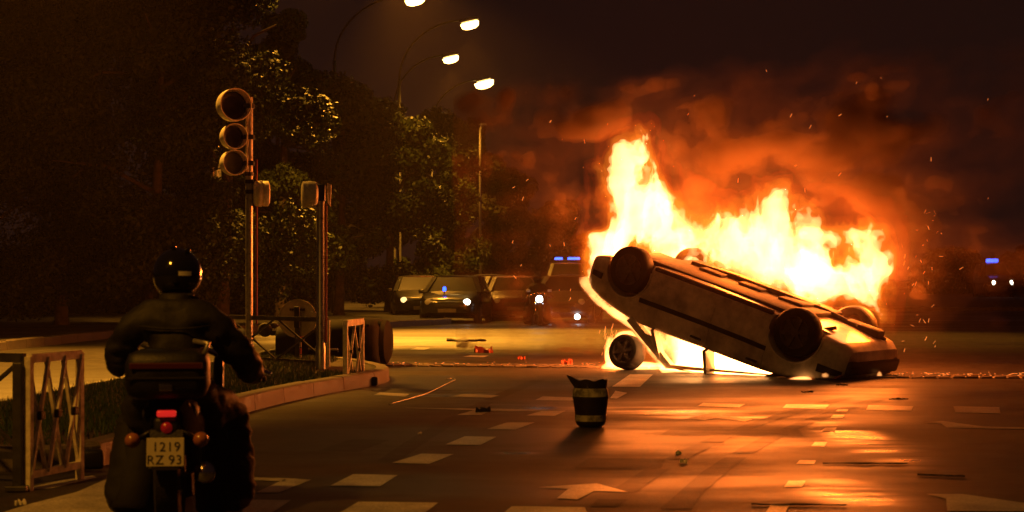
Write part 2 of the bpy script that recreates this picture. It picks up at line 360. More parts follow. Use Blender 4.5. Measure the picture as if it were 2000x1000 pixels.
# cobbled gutter added across the carriageway beside the wreck to catch the fire's glow
gt = MB(); rg = random.Random(9)
x = -2.2
while x < 11:
    for q in range(3):
        d = rg.uniform(.13, .17); yy = 22.3 - .17*x + q*.16
        if x > 3.4: yy = 19.9-.03*(x-3.4)+q*.16
        gt.box((x+rg.uniform(-.01, .01)+q*.07, yy, rg.uniform(.0, .012)), (.15, .14, .03), rot=(rg.gauss(0, .04), rg.gauss(0, .04), 0), bev=.012)
    x += .165
struct(gt.build('added_gutter_paving', M_kerb))

# ------------------------------------------------------------------ cars
def catmull(pts, n):
    pts = [Vector(p) for p in pts]; out = []
    for i in range(len(pts)-1):
        a = pts[max(i-1, 0)]; b = pts[i]; c = pts[i+1]; d = pts[min(i+2, len(pts)-1)]
        for j in range(n):
            t = j/n; out.append(.5*((2*b)+(c-a)*t+(2*a-5*b+4*c-d)*t*t+(3*b-a-3*c+d)*t**3))
    out.append(pts[-1]); return out
STA = [(-1.96, .50, .40, .74), (-1.92, .66, .31, .86), (-1.80, .75, .24, .895), (-1.5, .80, .20, .905), (-1.1, .825, .17, .90), (-.6, .83, .14, .895), (0, .83, .13, .90),
       (.6, .83, .13, .915), (1.0, .825, .15, .915), (1.3, .81, .18, .865), (1.6, .785, .22, .80), (1.8, .73, .27, .735), (1.92, .62, .31, .67), (1.97, .48, .40, .60)]
def stat(x):
    xs = [s[0] for s in STA]; return [float(np.interp(x, xs, [s[k] for s in STA])) for k in (1, 2, 3)]
def half_section(x):
    w_, zb, zt = stat(x); h = zt-zb
    return catmull([(0, zb), (.6*w_, zb), (.88*w_, zb+.02*h), (.965*w_, zb+.12*h), (.99*w_, zb+.35*h), (1.0*w_, zb+.55*h), (.985*w_, zb+.78*h), (.95*w_, zb+.94*h), (.86*w_, zb+1.0*h), (.5*w_, zt+.025), (0, zt+.035)], 3)
HS = 31
def carbody(paint):
    xs = sorted(set([round(s[0], 3) for s in STA] + [round(-1.96+i*3.93/44, 3) for i in range(45)])); v = []; f = []
    for x in xs:
        hs = half_section(x); v += [(x, -p.x, p.y) for p in hs] + [(x, p.x, p.y) for p in hs[-2:0:-1]]
    n = 2*HS-2
    for i in range(len(xs)-1):
        for k in range(n): f.append((i*n+k, i*n+(k+1) % n, (i+1)*n+(k+1) % n, (i+1)*n+k))
    f += [tuple(range(n))[::-1], tuple((len(xs)-1)*n+k for k in range(n))]
    # underside faces dark
    mi = []
    for q in f: z = sum(v[i][2] for i in q)/len(q); nzx = sum(abs(v[i][1]) for i in q)/len(q); mi.append(1 if z < .20 or (z < .27 and nzx < .6) else 0)
    me = bpy.data.meshes.new('car_body'); me.from_pydata(v, [], f); me.polygons.foreach_set('material_index', mi)
    bm = bmesh.new(); bm.from_mesh(me); bmesh.ops.recalc_face_normals(bm, faces=bm.faces); bm.to_mesh(me); bm.free()
    tmp = bpy.data.objects.new('tmp', me); C.link(tmp); me.materials.append(paint); me.materials.append(M_under)
    cuts = []
    for wx in (WB, -WB):
        for s in (-1, 1):
            c = MB(); c.lathe([(0, 0), (.345, 0), (.345, .5), (0, .5)], (wx, s*.52, .30), (0, s, 0), 36, 1); cm = c.mesh('cut')
            bm = bmesh.new(); bm.from_mesh(cm); bmesh.ops.remove_doubles(bm, verts=bm.verts, dist=.001); bmesh.ops.recalc_face_normals(bm, faces=bm.faces); bm.to_mesh(cm); bm.free()
            cm.materials.append(paint); cm.materials.append(M_under); co = bpy.data.objects.new('cut', cm); C.link(co); cuts.append(co)
            md = tmp.modifiers.new('b', 'BOOLEAN'); md.operation = 'DIFFERENCE'; md.object = co; md.solver = 'EXACT'
    dg = bpy.context.evaluated_depsgraph_get(); out = bpy.data.meshes.new_from_object(tmp.evaluated_get(dg), depsgraph=dg)
    for c in cuts: bpy.data.objects.remove(c)
    bpy.data.objects.remove(tmp)
    out.materials.clear(); return out
WB = 1.235
BODY_MESH = carbody(M_white)
def patch(x0, x1, k0, k1, side, off, n=10):      # panel following the body side between section samples k0..k1
    v = []; f = []
    ks = list(range(k0, k1+1)); m = len(ks)
    for L_ in (off, off-.02):
        for i in range(n+1):
            x = x0+(x1-x0)*i/n; hs = half_section(x)
            for k in ks: v.append((x, side*(hs[k].x+L_), hs[k].y))
    B = (n+1)*m
    for i in range(n):
        for k in range(m-1): a = i*m+k; f.append((a, a+1, a+m+1, a+m)); f.append((B+a, B+a+m, B+a+m+1, B+a+1))
    for i in range(n): f.append((i*m, (i+1)*m, B+(i+1)*m, B+i*m)); a = i*m+m-1; f.append((a, B+a, B+a+m, a+m))
    for k in range(m-1): f.append((k, B+k, B+k+1, k+1)); a = n*m+k; f.append((a, a+1, B+a+1, B+a))
    return v, f
def wheel_parts(t, x, y, z=.29, side=-1, spin=0):
    ty = MB(); ty.lathe([(.19, -.085), (.235, -.095), (.275, -.09), (.293, -.07), (.296, 0), (.293, .07), (.275, .09), (.235, .095), (.19, .085), (.17, 0), (.19, -.085)], (x, y, z), (0, side, 0), 40)
    wh = ty.build('wheel', M_rubber, t, 40)
    rm = MB(); rm.lathe([(.20, .07), (.195, .09), (.18, .075), (.165, .05), (.0, .03)], (x, y, z), (0, side, 0), 36)
    rm.lathe([(.055, .05), (.05, .085), (.0, .09)], (x, y, z), (0, side, 0), 20)
    for k in range(6):
        a = k*math.pi/3+spin; ca, sa = math.cos(a), math.sin(a)
        p0 = Vector((x+ca*.04, y+side*.07, z+sa*.04)); p1 = Vector((x+ca*.185, y+side*.078, z+sa*.185))
        rm.bar(p0, p1, .045, .02, up=(0, side, 0))
    rm.build('rim', M_rim, wh, 35)
def make_car(name, label, cat, paint, loc, rz, group=None, upright=True, tall=1.0, low_discs=False, lit=('b', 'b'), head=None, roofz=1.43, wide=1.0, panel=False):
    t = thing(name, label, cat, loc, rz, group)
    bo = link('car_body', BODY_MESH.copy(), [paint, M_under], t, 32)
    # roof
    def greenhouse_y(z): return .80-(z-.9)*.42
    rf = MB(); v = []; f = []; nx, ny = 12, 10; rx0, rx1 = .42, -1.55
    if panel: rx1 = -1.75
    for lay in (0, -.035):
        for i in range(nx+1):
            for j in range(ny+1):
                x = rx0+(rx1-rx0)*i/nx; yy = -1+2*j/ny; z = roofz-.05*(2*abs(i/nx-.42))**2.2-.045*abs(yy)**3+lay
                v.append((x, yy*.575, z))
    m = ny+1; B = (nx+1)*m
    for i in range(nx):
        for j in range(ny): a = i*m+j; f.append((a, a+1, a+m+1, a+m)); f.append((B+a, B+a+m, B+a+m+1, B+a+1))
    for i in range(nx): f.append((i*m, (i+1)*m, B+(i+1)*m, B+i*m)); a = i*m+ny; f.append((a, B+a, B+a+m, a+m))
    for k in range(ny): f.append((k, B+k, B+k+1, k+1)); a = nx*m+k; f.append((a, a+1, B+a+1, B+a))
    rf.add(v, f); rf.build('roof', paint, t, 35)
    for s in (-1, 1):
        pl = MB()
        pl.bar((1.06, s*.75, .88), (.42, s*.56, roofz-.09), .13, .09)
        pl.build('pillar', paint, t)
        if not upright or True:
            q = MB(); q.bar((.66, s*.785, .88), (.56, s*.60, roofz-.17), .05, .12, up=(0, 1, 0)); q.build('pillar', paint, t)
        q = MB(); a = [(.88, .735, 1.0), (.64, .745, 1.0), (.56, .64, 1.25), (.62, .62, 1.26)]; v = [(x, s*y, z) for x, y, z in a]+[(x, s*(y-.03), z) for x, y, z in a]
        q.add(v, [(0, 1, 2, 3), (7, 6, 5, 4), (0, 4, 5, 1), (1, 5, 6, 2), (2, 6, 7, 3), (3, 7, 4, 0)]); q.build('corner_panel', paint, t)
        q = MB(); q.bar((-.16, s*.79, .86), (-.20, s*.57, roofz-.05), .05, .20, up=(0, 1, 0)); q.build('pillar', paint, t)
        # rear quarter panel (thick curved sheet)
        q = MB(); zr = roofz-.07
        a = [(-1.12, .79, .86), (-1.80, .74, .87), (-1.62, .56, zr), (-1.05, .575, zr+.02), (-.98, .66, 1.14)]
        if panel: a = [(-.75, .79, .86), (-1.88, .74, .87), (-1.75, .56, zr), (-.75, .575, zr+.02), (-.72, .66, 1.14)]
        v = [(x, s*y, z) for x, y, z in a]+[(x, s*(y-.04), z) for x, y, z in a]; n = 5
        q.add(v, [tuple(range(5)), tuple(range(9, 4, -1))]+[(i, (i+1) % n, n+(i+1) % n, n+i) for i in range(n)]); q.build('quarter_panel', paint, t)
        q = MB(); q.bar((.44, s*.572, roofz-.085), (-1.6, s*.572, roofz-.075), .07, .07); q.build('roof_rail', paint, t)
        # doors
        for (x0, x1) in ((.86, -.12), (-.14, -.92)):
            v, f = patch(x0, x1, 11, 24, s, .010); d = MB().add(v, f).build('door', paint, t, 40)
            h_ = MB().box((x1+.14 if x1 > -.5 else -.80, s*.845, .79), (.16, .03, .03), bev=.01).build('handle', M_trim, d, True)
        v, f = patch(.95, -.93, 15, 16, s, .017, 20); MB().add(v, f).build('side_trim', M_trim, t, 40)
        v, f = patch(1.80, 1.62, 13, 15, s, .02, 6); MB().add(v, f).build('bumper_strip', M_trim, t, 40)
        v, f = patch(-1.62, -1.90, 14, 16, s, .02, 6); MB().add(v, f).build('bumper_strip', M_trim, t, 40)
        lt = lit[0 if s < 0 else 1]
        m_ = {'b': head or M_head, 'd': M_dim, 'o': M_lampoff}[lt]
        MB().lathe([(0, .05), (.07, .045), (.10, .02), (.105, -.03)], (1.90, s*.53, .62), (.93, s*.3, .1), 20).build('headlight', m_, t, True)
        MB().box((-1.87, s*.64, .72), (.1, .14, .22), bev=.03).build('rear_light', M_taild if upright else M_orange, t, True)
        if low_discs: MB().lathe([(0, .03), (.07, .03), (.08, 0)], (1.97, s*.42, .2), (1, 0, 0), 16).build('bright_disc', M_headw, t, True)  # small bright discs low on the bumper
        mr = MB().box((.72, s*.90, .93), (.09, .16, .12), bev=.03)
        if upright: mr.build('mirror', paint, t, True)
        for wx in (WB, -WB): wheel_parts(t, wx, s*.735, side=s, spin=.3)
        # arch lips
        for wx in (WB, -WB):
            ar = MB(); pts = []
            for k in range(17):
                a_ = math.pi*(-.06+1.12*k/16); x_ = wx+math.cos(a_)*.352; z_ = .30+math.sin(a_)*.352; hs = half_section(x_)
                y_ = max((p.x for p in hs if abs(p.y-z_) < .06), default=.8)+.002; pts.append((x_, s*y_, z_))
            ar.tube(pts, .013, 6).build('arch_lip', paint, t, True)
    if upright:
        ws = MB(); ws.add([(1.04, -.72, .90), (1.04, .72, .90), (.44, .54, roofz-.07), (.44, -.54, roofz-.07), (1.02, -.72, .88), (1.02, .72, .88), (.42, .54, roofz-.09), (.42, -.54, roofz-.09)],
                          [(0, 1, 2, 3), (7, 6, 5, 4), (0, 4, 5, 1), (1, 5, 6, 2), (2, 6, 7, 3), (3, 7, 4, 0)]); ws.build('windscreen', M_glass, t)
        for s in (-1, 1):
            g_ = MB(); a = [(.98, .765, .9), (-1.15, .765, .9), (-1.0, .575, roofz-.09), (.42, .555, roofz-.11)]
            v = [(x, s*y, z) for x, y, z in a]+[(x, s*(y-.01), z) for x, y, z in a]
            g_.add(v, [(0, 1, 2, 3), (7, 6, 5, 4), (0, 4, 5, 1), (1, 5, 6, 2), (2, 6, 7, 3), (3, 7, 4, 0)]); g_.build('window', M_glass, t)
        MB().box((1.975, 0, .52), (.03, .7, .12), bev=.01).build('grille', M_trim, t, True)
        MB().box((1.99, 0, .38), (.02, .5, .11), bev=.005).build('number_plate', M_kerb, t)
    tg = MB(); tg.box((-1.72, 0, 1.12) , (.04, 1.1, .5), rot=(0, R(20), 0), bev=.01).build('tailgate', paint if not upright else M_glass, t, True)
    t.scale = (1, wide, tall)
    return t

# ---- the overturned burning car: pose solved from its four wheels
car = make_car('overturned_car', 'white hatchback overturned on its roof with nose raised and underside ablaze', 'car', M_white, (0, 0, 0), 0, upright=False, lit=('o', 'o'))
S = 1.02; KW = 1.235/1.2
def rotm(rx, ry, rz): return Euler((rx, ry, rz), 'XYZ').to_matrix()
CARM = Matrix.Translation((2.975*S, 20.62*S, H+.022*S)) @ (rotm(R(179.8), R(-17.75), R(142.0)).to_4x4()) @ Matrix.Diagonal((S, S, S, 1))
# underside pieces
u = MB(); u.box((0, 0, .14), (2.2, 1.2, .06), bev=.02); u.tube([(-1.235, -.7, .3), (-1.235, .7, .3)], .05, 10); u.tube([(1.235, -.7, .3), (1.235, .7, .3)], .045, 10)
u.tube([(.9, .1, .10), (.3, .12, .08), (-.5, .1, .08), (-1.0, .3, .12), (-1.8, .45, .24)], .035, 10); u.box((-1.5, .42, .2), (.5, .22, .14), bev=.04); u.box((1.3, 0, .25), (.55, .7, .2), bev=.05)
for k in range(3): u.box((-.7+k*.6, .15, .10), (.35, .5, .05), bev=.02)
for s_ in (-1, 1):
    for wx_ in (1.235, -1.235): u.tube([(wx_, s_*.62, .30), (wx_-.25, s_*.30, .16)], .025, 8).tube([(wx_, s_*.60, .30), (wx_+.22, s_*.28, .18)], .02, 8).tube([(wx_+.02, s_*.56, .25), (wx_, s_*.5, .6)], .05, 10)
u.build('underbody', M_under, car, 35)
for s in (-1, 1): MB().box((0, s*.76, .165), (1.75, .07, .06), bev=.02).build('sill', M_under, car, True)
w_ = MB(); w_.box((-1.93, 0, .52), (.12, 1.3, .2), bev=.04).build('rear_bumper', M_trim, car, True)
MB().tube([(.05, -.4, 1.0), (-.1, -.4, 1.25)], .05, 8).build('headrest', M_char, car, True)
def crush(o, M):
    for ch in o.children:
        if ch.type == 'MESH':
            me = ch.data; Mi = M.inverted(); n = len(me.vertices); co = np.empty(n*3); me.vertices.foreach_get('co', co); co = co.reshape(-1, 3)
            A = np.array(M); W_ = co @ A[:3, :3].T + A[:3, 3]; z = W_[:, 2]; nz = .5*(z+np.sqrt(z*z+.0064))
            dn = (nz-z); W_[:, 2] = nz; W_[:, 0] += np.clip(dn, 0, .5)*.12*np.sin(W_[:, 0]*9); W_[:, 1] -= np.clip(dn, 0, .5)*.1*np.cos(W_[:, 0]*7)
            B_ = np.array(Mi); co = W_ @ B_[:3, :3].T + B_[:3, 3]; me.vertices.foreach_set('co', co.ravel()); me.update()
        crush(ch, M)
crush(car, CARM); car.matrix_world = CARM
def carw(x, y, z): return CARM @ Vector((x, y, z))

# fallen wheel burning under the nose
t = thing('fallen_wheel', 'loose wheel standing in the flames under the raised nose of the overturned car', 'wheel', (0, 0, 0))
pw_ = pz(1225, 697, 21.6); 
wheel_parts(t, 0, 0, 0, side=-1, spin=.2)
t.matrix_world = Matrix.Translation((pw_.x, pw_.y, .235)) @ Matrix.Rotation(R(-38), 4, 'Z') @ Matrix.Rotation(R(-12), 4, 'X') @ Matrix.Diagonal((.78, 1.3, .78, 1))

# ------------------------------------------------------------------ FIRE
rs = np.random.RandomState(11)
LAT = rs.rand(32, 32, 32).astype(np.float32)
def vnoise(x, y, z):
    xi, yi, zi = np.floor(x).astype(int), np.floor(y).astype(int), np.floor(z).astype(int)
    fx, fy, fz = x-xi, y-yi, z-zi; fx = fx*fx*(3-2*fx); fy = fy*fy*(3-2*fy); fz = fz*fz*(3-2*fz); r = 0
    for a in (0, 1):
        for b in (0, 1):
            for c in (0, 1):
                r = r + LAT[(xi+a) % 32, (yi+b) % 32, (zi+c) % 32]*((fx if a else 1-fx)*(fy if b else 1-fy)*(fz if c else 1-fz))
    return r
def fbm(x, y, z, o=4, g=.5, ridge=False):
    s = 0; a = 1; t = 0
    for k in range(o):
        n = vnoise(x*2**k+17.3*k, y*2**k+5.1*k, z*2**k+9.7*k)
        if ridge: n = 1-np.abs(2*n-1)
        s = s+a*n; t += a; a *= g
    return s/t
def surfnet(V, o, h):            # naive surface nets on V>0; returns verts, quads
    V = np.pad(V, 1, constant_values=-1.0); ins = V > 0; nx, ny, nz = V.shape
    cs = np.zeros((nx-1, ny-1, nz-1), np.int8)
    for a in (0, 1):
        for b in (0, 1):
            for c in (0, 1): cs += ins[a:nx-1+a, b:ny-1+b, c:nz-1+c]
    act = (cs > 0) & (cs < 8); idx = -np.ones(act.shape, np.int64); P = np.argwhere(act); idx[act] = np.arange(len(P))
    acc = np.zeros((len(P), 3)); n = np.zeros(len(P)); i, j, k = P.T
    cor = [(a, b, c) for a in (0, 1) for b in (0, 1) for c in (0, 1)]
    for p in cor:
        for ax in range(3):
            if p[ax]: continue
            q = list(p); q[ax] = 1
            v0 = V[i+p[0], j+p[1], k+p[2]]; v1 = V[i+q[0], j+q[1], k+q[2]]; m = (v0 > 0) != (v1 > 0)
            t = np.where(m, v0/np.where(m, v0-v1, 1), 0); pos = np.array(p, float)+t[:, None]*(np.array(q)-np.array(p)); acc[m] += pos[m]; n[m] += 1
    vt = (P+acc/n[:, None]-1)*h+o; F_ = []
    for ax in range(3):
        a1, a2 = (ax+1) % 3, (ax+2) % 3; sl = [slice(None)]*3; sl2 = [slice(None)]*3; sl[ax] = slice(0, -1); sl2[ax] = slice(1, None)
        E = ins[tuple(sl)] != ins[tuple(sl2)]; e = np.argwhere(E); e = e[(e[:, a1] > 0) & (e[:, a2] > 0) & (e[:, a1] < V.shape[a1]-1) & (e[:, a2] < V.shape[a2]-1)]
        fl = ins[e[:, 0], e[:, 1], e[:, 2]]
        def g_(d1, d2): q = e.copy(); q[:, a1] -= d1; q[:, a2] -= d2; return idx[q[:, 0], q[:, 1], q[:, 2]]
        Q = np.stack([g_(1, 1), g_(0, 1), g_(0, 0), g_(1, 0)], 1); Q[~fl] = Q[~fl][:, ::-1]; F_.append(Q)
    return vt, np.concatenate(F_)
def netmesh(name, vt, fq, mats, parent, smooth=True):
    me = bpy.data.meshes.new(name); nf = len(fq)
    me.vertices.add(len(vt)); me.vertices.foreach_set('co', vt.astype(np.float32).ravel())
    me.loops.add(nf*4); me.loops.foreach_set('vertex_index', fq.astype(np.int32).ravel())
    me.polygons.add(nf); me.polygons.foreach_set('loop_start', np.arange(nf, dtype=np.int32)*4)
    me.update(calc_edges=True); me.validate(); return link(name, me, mats, parent, smooth)

def flame_vol(name, col, st, surf=False, absorb=0):
    m = bpy.data.materials.new(name); m.use_nodes = True; nt = m.node_tree; N = nt.nodes; N.remove(N['Principled BSDF']); out = N['Material Output']
    e = N.new('ShaderNodeEmission'); e.inputs[0].default_value = (*col, 1); e.inputs[1].default_value = st
    if absorb:
        a = N.new('ShaderNodeVolumeAbsorption'); a.inputs[0].default_value = (.2, .05, .02, 1); a.inputs[1].default_value = absorb
        ad = N.new('ShaderNodeAddShader'); nt.links.new(e.outputs[0], ad.inputs[0]); nt.links.new(a.outputs[0], ad.inputs[1]); nt.links.new(ad.outputs[0], out.inputs['Volume'])
    else: nt.links.new(e.outputs[0], out.inputs['Volume'])
    if surf:     # the flame's soot-tinted boundary: lets light through
        tr = N.new('ShaderNodeBsdfTransparent'); n = N.new('ShaderNodeTexNoise'); n.inputs['Scale'].default_value = 3
        rp = N.new('ShaderNodeMapRange'); rp.inputs[3].default_value = .96; rp.inputs[4].default_value = 1.0
        nt.links.new(n.outputs[0], rp.inputs[0]); nt.links.new(rp.outputs[0], tr.inputs[0]); nt.links.new(tr.outputs[0], out.inputs['Surface'])
    m.cycles.homogeneous_volume = True if hasattr(m.cycles, 'homogeneous_volume') else None
    return m
def ycar(X): return 22.05-.78*(X-3.03)
def fpos(px, py):                    # point of the fire's mid-surface (over the car's long axis) seen at a photo position
    k = (px-1000)/F; Y = (22.05+.78*3.03)/(1+.78*k); return k*Y, H-(py-HY)*Y/F
GX0, GX1, GY0, GY1, GZ0, GZ1, GH = .55, 5.2, -.75, .75, .0, 3.75, .026
gx = np.arange(GX0, GX1, GH); gy = np.arange(GY0, GY1, GH); gz = np.arange(GZ0, GZ1, GH)
X, Yr, Z = np.meshgrid(gx, gy, gz, indexing='ij'); X = X.astype(np.float32); Yr = Yr.astype(np.float32); Z = Z.astype(np.float32)
# flames are stretched upwards and sheared by the wind
wx = (fbm(X*1.6, Yr*1.6, Z*1.0, 3)-.5)*.55; wy = (fbm(X*1.6+40, Yr*1.6, Z*1.0, 2)-.5)*.5; wz = (fbm(X*1.4+80, Yr*1.4, Z*.9, 2)-.5)*.5
Xw, Yw, Zw = X+wx, Yr+wy, Z+wz
YS = .72
def blobs(lst):
    f = np.zeros_like(X)
    for px, py, rx, rz_, ry, st in lst:
        cx, cz = fpos(px, py); k = 1/148.
        d = ((Xw-cx)/(rx*k))**2+((Zw-cz)/(rz_*k))**2+((Yw-.05)/(ry*YS))**2; f += st*np.exp(-d)
    return f
core = blobs([(1200, 470, 60, 60, .42, 1.1), (1265, 440, 62, 70, .45, 1.3), (1335, 455, 45, 50, .42, 1.1), (1220, 390, 38, 60, .35, .7), (1260, 500, 120, 50, .5, 1.0),
              (1430, 500, 62, 42, .45, 1.1), (1490, 480, 62, 62, .45, 1.25), (1560, 520, 60, 50, .45, 1.2), (1620, 560, 70, 45, .42, 1.2), (1700, 580, 38, 55, .36, 1.1),
              (1520, 430, 40, 50, .38, .7), (1380, 545, 60, 25, .4, .8), (1725, 600, 22, 40, .3, .8), (1480, 560, 200, 40, .4, .5)])
body = blobs([(1205, 340, 66, 64, .38, 1.05), (1238, 290, 38, 60, .3, .85), (1180, 420, 46, 75, .4, .9), (1265, 345, 40, 50, .35, .55), (1160, 470, 30, 60, .35, .6), (1290, 400, 60, 60, .38, .7), (1170, 500, 35, 60, .4, .7),
              (1425, 450, 55, 55, .4, .7), (1518, 378, 34, 44, .32, 1.0), (1555, 400, 40, 38, .32, .7), (1600, 440, 60, 60, .38, .6), (1670, 450, 50, 45, .35, .6), (1700, 510, 42, 60, .38, .7), (1745, 570, 18, 60, .3, .5),
              (1385, 500, 40, 35, .35, .35)])
fl = fbm(X*2.6+wx*3, Yr*2.6, Z*1.35-wx, 5, .62); rid = fbm(X*3.6+wx*4+9, Yr*3.6, Z*1.9, 4, .6, True)
det = (fl-.5)*2.6 + (rid-.6)*1.5
field = core*.60+body*.68+det*1.15*np.clip((core+body)*1.6, 0.12, 1)
del wx, wy, wz
fire = thing('fire', 'tall yellow-white flames rising from the underside of the overturned car', 'fire', (0, 0, 0), kind='stuff')
def layer(name, V, iso, m):
    vt, fq = surfnet(V-iso, np.array([GX0, GY0, GZ0]), GH); vt[:, 1] += ycar(vt[:, 0]); return netmesh(name, vt, fq, m, fire)
fr = blobs([(1340, 385, 50, 50, .4, .5), (1388, 470, 40, 60, .4, .5), (1640, 430, 80, 70, .4, .5), (1730, 480, 50, 80, .4, .5), (1145, 480, 26, 60, .4, .5), (1225, 265, 50, 45, .3, .5), (1290, 330, 45, 40, .3, .4), (1600, 380, 60, 40, .35, .4), (1760, 590, 26, 60, .3, .5)])
layer('flame_fringe', field+fr, .30, flame_vol('flame_fringe', (1, .085, .004), .34, True))
layer('flame_tongue', field, .50, flame_vol('flame_tongue', (1, .16, .006), .80))
layer('flame_body', field, .74, flame_vol('flame_body', (1, .26, .016), 1.7))
layer('flame_core', field, 1.10, flame_vol('flame_core', (1, .46, .16), 13.0))

# flames inside the cabin, under the bonnet and on the ground beneath the nose
GX0b, GY0b, GZ0b = -.0, 19.3, 0.0; hb = .025
bx = np.arange(GX0b, 5.4, hb); by = np.arange(GY0b, 23.6, hb*1.6); bz = np.arange(0, 1.75, hb)
Xb, Yb, Zb = [a.astype(np.float32) for a in np.meshgrid(bx, by, bz, indexing='ij')]
nb = fbm(Xb*4.5, Yb*4.5, Zb*3.2, 4, .55)
Mi = np.array(CARM.inverted()); lx = Mi[0, 0]*Xb+Mi[0, 1]*Yb+Mi[0, 2]*Zb+Mi[0, 3]; ly = Mi[1, 0]*Xb+Mi[1, 1]*Yb+Mi[1, 2]*Zb+Mi[1, 3]; lz = Mi[2, 0]*Xb+Mi[2, 1]*Yb+Mi[2, 2]*Zb+Mi[2, 3]
fb = np.full_like(Xb, -1.0)
# cabin
cab = 1.25-np.sqrt(((lx+.25)/1.05)**4+(ly/.56)**4+((lz-1.13)/.30)**4)**.5
fb = np.maximum(fb, cab*.9)
# sheet of flame licking along bonnet and windscreen
hz = np.interp(lx, [.3, 1.0, 1.3, 1.6, 1.8, 1.95, 2.1], [1.40, .95, .89, .83, .76, .66, .5])
sheetf = .62-np.abs(lz-hz-.05)/.10-np.clip(np.abs(ly+.1)-.62, 0, 9)/.12-np.clip(lx-2.0, 0, 9)/.08-np.clip(.2-lx, 0, 9)/.1
fb = np.maximum(fb, sheetf)
# nose front
nose = .5-np.abs(lx-2.03)/.09-np.clip(np.abs(lz-.55)-.2, 0, 9)/.09-np.clip(np.abs(ly-.1)-.5, 0, 9)/.12
fb = np.maximum(fb, nose)
# pool of fire on the ground
for px, py, Y, rx, ry, rz_ in ((1212, 722, 21.9, .30, .35, .16), (1265, 724, 21.9, .5, .3, .12), (1345, 728, 21.6, .55, .35, .12), (1192, 690, 22.1, .10, .2, .28), (1222, 665, 22.1, .2, .2, .17),
                               (1560, 741, 19.6, .2, .12, .05), (1612, 733, 19.3, .07, .06, .05), (1718, 744, 20.0, .05, .05, .10), (1800, 744, 20.4, .02, .02, .02)):
    c = pz(px, py, Y); fb = np.maximum(fb, 1.3-1.3*np.sqrt(((Xb-c.x)/rx)**2+((Yb-c.y)/ry)**2+((Zb-max(c.z, 0))/rz_)**2))
fb2 = fb+(nb-.5)*.9
del lx, ly, lz
def layer2(name, iso, m):
    V = fb2-iso; vt, fq = surfnet(V, np.array([GX0b, GY0b, GZ0b]), np.array([hb, hb*1.6, hb])); return netmesh(name, vt, fq, m, fire)
layer2('flame_fringe', .12, flame_vol('low_flame_fringe', (1, .16, .01), 1.6, True))
layer2('flame_body', .32, flame_vol('low_flame_body', (1, .42, .11), 16.0))
# light given off by the flames (inside the white-hot cores)
for px, py, pw, r in ((1260, 455, 1200, .5), (1470, 490, 1000, .5), (1610, 555, 600, .4), (1720, 590, 130, .18)):
    x_, z_ = fpos(px, py); l = bpy.data.lights.new('flame_glow', 'POINT'); l.energy = pw; l.color = FIRE; l.shadow_soft_size = r
    o = bpy.data.objects.new('flame_glow', l); C.link(o); o.location = (x_, ycar(x_)+.15, z_); o.parent = fire
for p, pw, r in ((carw(.1, 0, 1.15), 45, .18), (Vector((1.38, 21.9, .16)), 30, .07), (carw(1.5, 0, .98), 20, .05)):
    l = bpy.data.lights.new('flame_glow', 'POINT'); l.energy = pw; l.color = FIRE; l.shadow_soft_size = r
    o = bpy.data.objects.new('flame_glow', l); C.link(o); o.location = p; o.parent = fire

# ------------------------------------------------------------------ traffic signals
def drum(mb, c, d, r, depth, mi=0):       # round housing, hollow visor in front
    mb.lathe([(0, -depth*.5), (r*.75, -depth*.48), (r*.96, -depth*.3), (r, -depth*.2), (r, depth*.08), (r*1.03, depth*.09), (r*1.03, depth*.5), (r*.97, depth*.5), (r*.96, depth*.0), (0, depth*.0)], c, d, 32, mi)
def lens(mb, c, d, r): mb.lathe([(0, .03), (r*.5, .026), (r*.86, .008), (r*.93, 0)], c, d, 28)
p = at(487, 726); t = thing('traffic_signal', 'tall traffic signal mast with three round unlit lamps in a column', 'traffic light', (p[0], p[1], 0))
Yq = p[1]
MB().tube([(0, 0, 0), (0, 0, .35), (0, 0, .36), (0, 0, H-(190-HY)*Yq/F)], [.062, .062, .048, .048], 16).build('pole', M_steel, t, 40)
def rel(px, py): return (px-1000)*Yq/F-p[0], H-(py-HY)*Yq/F
d_ = Vector((.46, -.89, 0)).normalized()
for px, py, r, dp, ml in ((456, 207, .205, .30, M_lens), (456, 268, .16, .26, M_lens), (456, 319, .16, .26, M_lensg)):
    x, z = rel(px, py); m_ = MB(); drum(m_, (x, -.06, z), d_, r, dp); ho = m_.build('lamp_housing', M_signal, t, 40)
    m_ = MB(); lens(m_, Vector((x, -.06, z))+d_*.005, d_, r*.95); m_.build('lens', ml, ho, True)
    MB().bar((x+.05, .04, z), (0, 0, z), .05, .05).box((0, 0, z), (.13, .13, .06), bev=.01).build('bracket', M_black, t)
x, z = rel(511, 378); dd = Vector((.97, .25, 0)).normalized()
m_ = MB(); drum(m_, (.03+.075, 0, z), dd, .165, .11); m_.lathe([(0, 0), (.16, 0), (.165, .02), (.165, .075), (.13, .09), (0, .09)], (.03+.135, .015, z), dd, 28); m_.build('repeater_lamp', M_signal, t, 40)
for zz in (rel(0, 355)[1], rel(0, 375)[1], rel(0, 340)[1]): MB().lathe([(.04, -.025), (.062, -.025), (.062, .025), (.04, .025)], (0, 0, zz), n=20).build('clamp', M_black, t)
MB().bar((.09, .03, .62), (.09, .03, 2.15), .022, .02).build('cable_conduit', M_redpost_glow, t)  # the fire's red light along the mast is put into this strip's colour
MB().bar((.09, .03, 2.35), (.09, .03, 2.75), .022, .02).build('cable_conduit', M_redpost_glow, t)
p = at(626, 742); Yq = p[1]; t = thing('traffic_signal', 'shorter signal mast with one side-on lamp behind the striped barrier', 'traffic light', (p[0], p[1], 0))
MB().tube([(0, 0, 0), (0, 0, .4), (0, 0, .41), (0, 0, H-(362-HY)*Yq/F)], [.06, .06, .052, .052], 16).build('pole', M_steel, t, 40)
